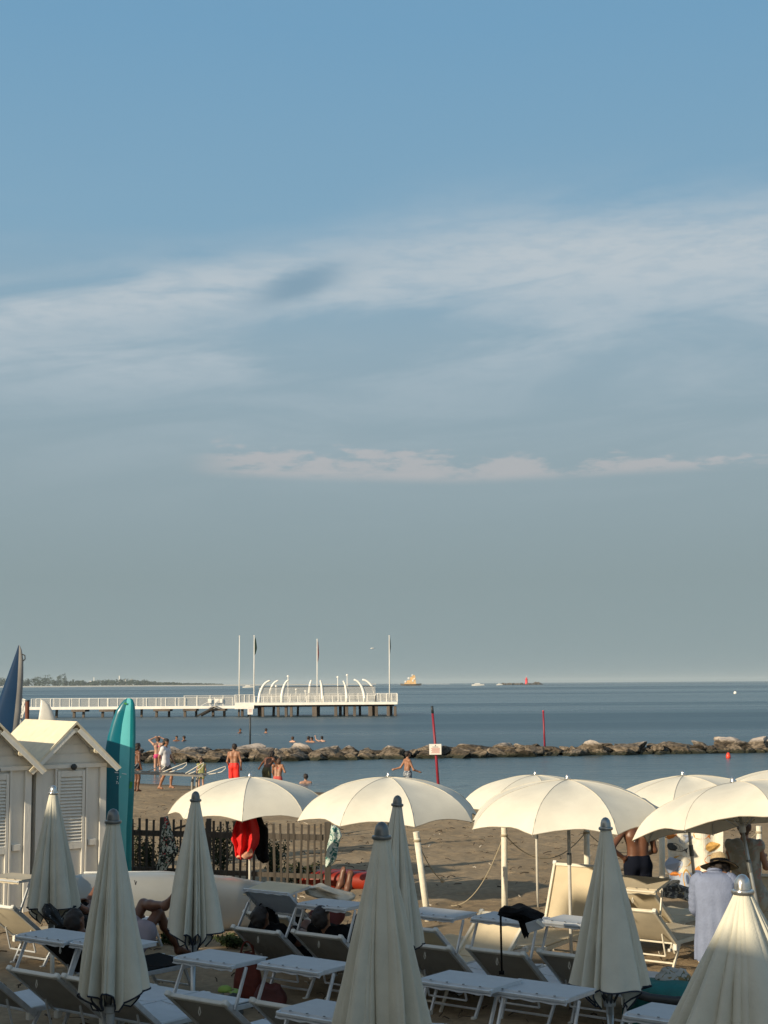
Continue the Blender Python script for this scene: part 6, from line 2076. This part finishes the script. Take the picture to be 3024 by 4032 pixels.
# woman in pale dress behind the tilted umbrella pole
p = gnd(2935, 20.0)
DRS = print_mat('pale_dress', (.26, .245, .20), [((.40, .20, .16), .60, .64, 1.0, 4), ((.34, .33, .28), .5, .6, .5, 9)], 12)
person(Vector((p.x, p.y, p.z + .02)), rad(160), 'woman in a loose pale dress with faded flowers behind the tilted umbrella pole', s=.98, vox=.011, skin=SKIN_T, hair=HAIR_B, fem=True,
       J=dict(elL=(.26, -.10, 1.20), wrL=(.12, -.26, 1.34), elR=(-.27, -.02, 1.14), wrR=(-.22, -.20, 1.22)), clothes=(('dress', DRS, {'len': .55, 'loose': .03, 'sleeve': 0, 'flare': .06, 'fold': .006}),))

# --- reclining people. local frame of a lounger: y towards the feet, z up
def recliner(lo, label, J, **k):
    return person(Vector(lo), rad(-37 + 180), label, J=J, **k)
# coordinates below: figure frame faces -Y, so -y is towards the feet
seat = .42
def lie(back=40, kn=((.12, -.42, .86), (-.10, -.50, .80)), an=((.12, -.80, .50), (-.10, -.86, .50)), **over):
    b = rad(back)
    d = Vector((0, math.cos(b), math.sin(b))); n = Vector((0, -math.sin(b), math.cos(b)))
    o_ = Vector((0, -.02, seat + .09))
    q = lambda t, x=0, h=.0: o_ + d * t + n * h + Vector((x, 0, 0))
    J = dict(pel=q(.0), wst=q(.18), chs=q(.38), nck=q(.52), hed=q(.66, 0, .05), shL=q(.47, .185), shR=q(.47, -.185),
             elL=q(.22, .27, .02), wrL=q(.10, .16, .18), elR=q(.22, -.27, .02), wrR=q(.10, -.16, .18),
             hpL=(.09, -.05, seat + .08), hpR=(-.09, -.05, seat + .08), knL=kn[0], knR=kn[1], anL=an[0], anR=an[1], fwd=n, ftL=(0, -.9, -.4), ftR=(0, -.9, -.4), face=n)
    J.update(over)
    return {k: (Vector(v) if isinstance(v, tuple) else v) for k, v in J.items()}
# legs by the folded umbrella at left
gz = sand_z(-3.12, 16.35)
LIL = mat('lilac_cloth', (.28, .24, .27), .85, var=.1, bump=.3)
recliner((-3.02, 16.42, gz), 'person lying with one leg crossed over the raised knee between two folded umbrellas', lie(kn=((.10, -.62, 1.02), (-.10, -.66, .94)), an=((-.30, -.56, 1.05), (-.10, -.98, .50)), ftL=(-.5, -.3, .8), ftR=(0, -1, -.1), hpL=(.09, -.20, .52), hpR=(-.09, -.20, .52), pel=(0, -.12, .52)),
         s=1.0, vox=.010, skin=SKIN_D, hair=HAIR_D, clothes=(('shorts', LIL, {'len': .55, 'loose': .03}),))
lw = [o for o in COL.objects if o.get('label') == 'lounger behind the folded umbrella by the huts with a black towel on it'][0].location
recliner(lw, 'tanned person with bent knee lying on the lounger with the black towel near the huts', lie(back=39, kn=((.10, -.38, .84), (-.10, -.50, .66))), s=.98, vox=.012, skin=SKIN_D, hair=HAIR_D, clothes=(('shorts', BLACKC, {'len': .3}), ('shirt', BLACKC, {'len': 0, 'sleeve': 0})))
l5 = [o for o in COL.objects if str(o.get('label', '')).startswith('white lounger by the red bag')][0].location
recliner(l5, 'person in black clothes lying under the steeply tipped sunshade', lie(back=37, kn=((.12, -.46, .74), (-.10, -.56, .62))), s=.98, vox=.012, skin=SKIN_D, hair=HAIR_D, clothes=(('shirt', BLACKC, {'len': .2, 'sleeve': .5, 'loose': .03}), ('shorts', BLACKC, {'len': .5, 'loose': .03})))
l6 = [o for o in COL.objects if str(o.get('label', '')).startswith('white lounger of the middle row touching')][0].location
recliner(l6, 'person in black with bare forearm resting, lying beside the tallest folded umbrella', lie(back=39, kn=((.14, -.50, .80), (-.10, -.58, .72)), elR=(-.34, .06, .74), wrR=(-.30, -.20, .70)), s=1.0, vox=.012, skin=SKIN_T, hair=HAIR_D, clothes=(('shirt', BLACKC, {'len': .3, 'sleeve': .55, 'loose': .035}), ('shorts', BLACKC, {'len': .9, 'loose': .04})))
# feet propped up in front of the kayak
lf_ = at(1338, 3600, 19.6); lf_.z = sand_z(lf_.x, lf_.y)
R37 = Matrix.Rotation(rad(-37), 3, 'Z')
base = at(1340, 3520, 19.3); base.z = sand_z(base.x, base.y)
base = base - R37 @ Vector((0, .62, 0))
lounger('dark lounger in shade where the person with raised feet lies', loc=base, fab=BLACKC, canopy=False, group=G1)
recliner(base, 'person lying with both soles propped up in front of the orange-red kayak', lie(back=30, kn=((.10, -.52, .70), (-.10, -.52, .70)), an=((.06, -.70, .98), (-.06, -.70, .94)), ftL=(0, -.2, 1), ftR=(0, -.25, 1)), s=1.0, vox=.011, skin=SKIN_D, hair=HAIR_D, clothes=(('shorts', mat('maroon_cloth', (.10, .015, .012), .85), {'len': .7, 'loose': .03}),))

# ------------------------------------------------------------------ air
if HAZE:
    mb = MB()
    c = [(-17000, -3000, -4), (17000, -3000, -4), (17000, 26500, -4), (-17000, 26500, -4)]
    R = 26200
    n = 24
    vs = [(R * math.cos(2 * math.pi * k / n), R * math.sin(2 * math.pi * k / n), z) for z in (-4, 60) for k in range(n)]
    mb.add(vs, [tuple(range(n))[::-1], tuple(range(n, 2 * n))] + [(k, (k + 1) % n, n + (k + 1) % n, n + k) for k in range(n)])
    m = bpy.data.materials.new('sea_air'); m.use_nodes = True
    nt = m.node_tree; nt.nodes.clear()
    out = nt.nodes.new('ShaderNodeOutputMaterial'); pv = nt.nodes.new('ShaderNodeVolumePrincipled')
    pv.inputs['Color'].default_value = (.76, .88, .95, 1); pv.inputs['Density'].default_value = HAZE
    nt.links.new(pv.outputs[0], out.inputs['Volume'])
    o = mb.build('haze', m); tag(o, 'thin sea haze', 'haze', kind='stuff')
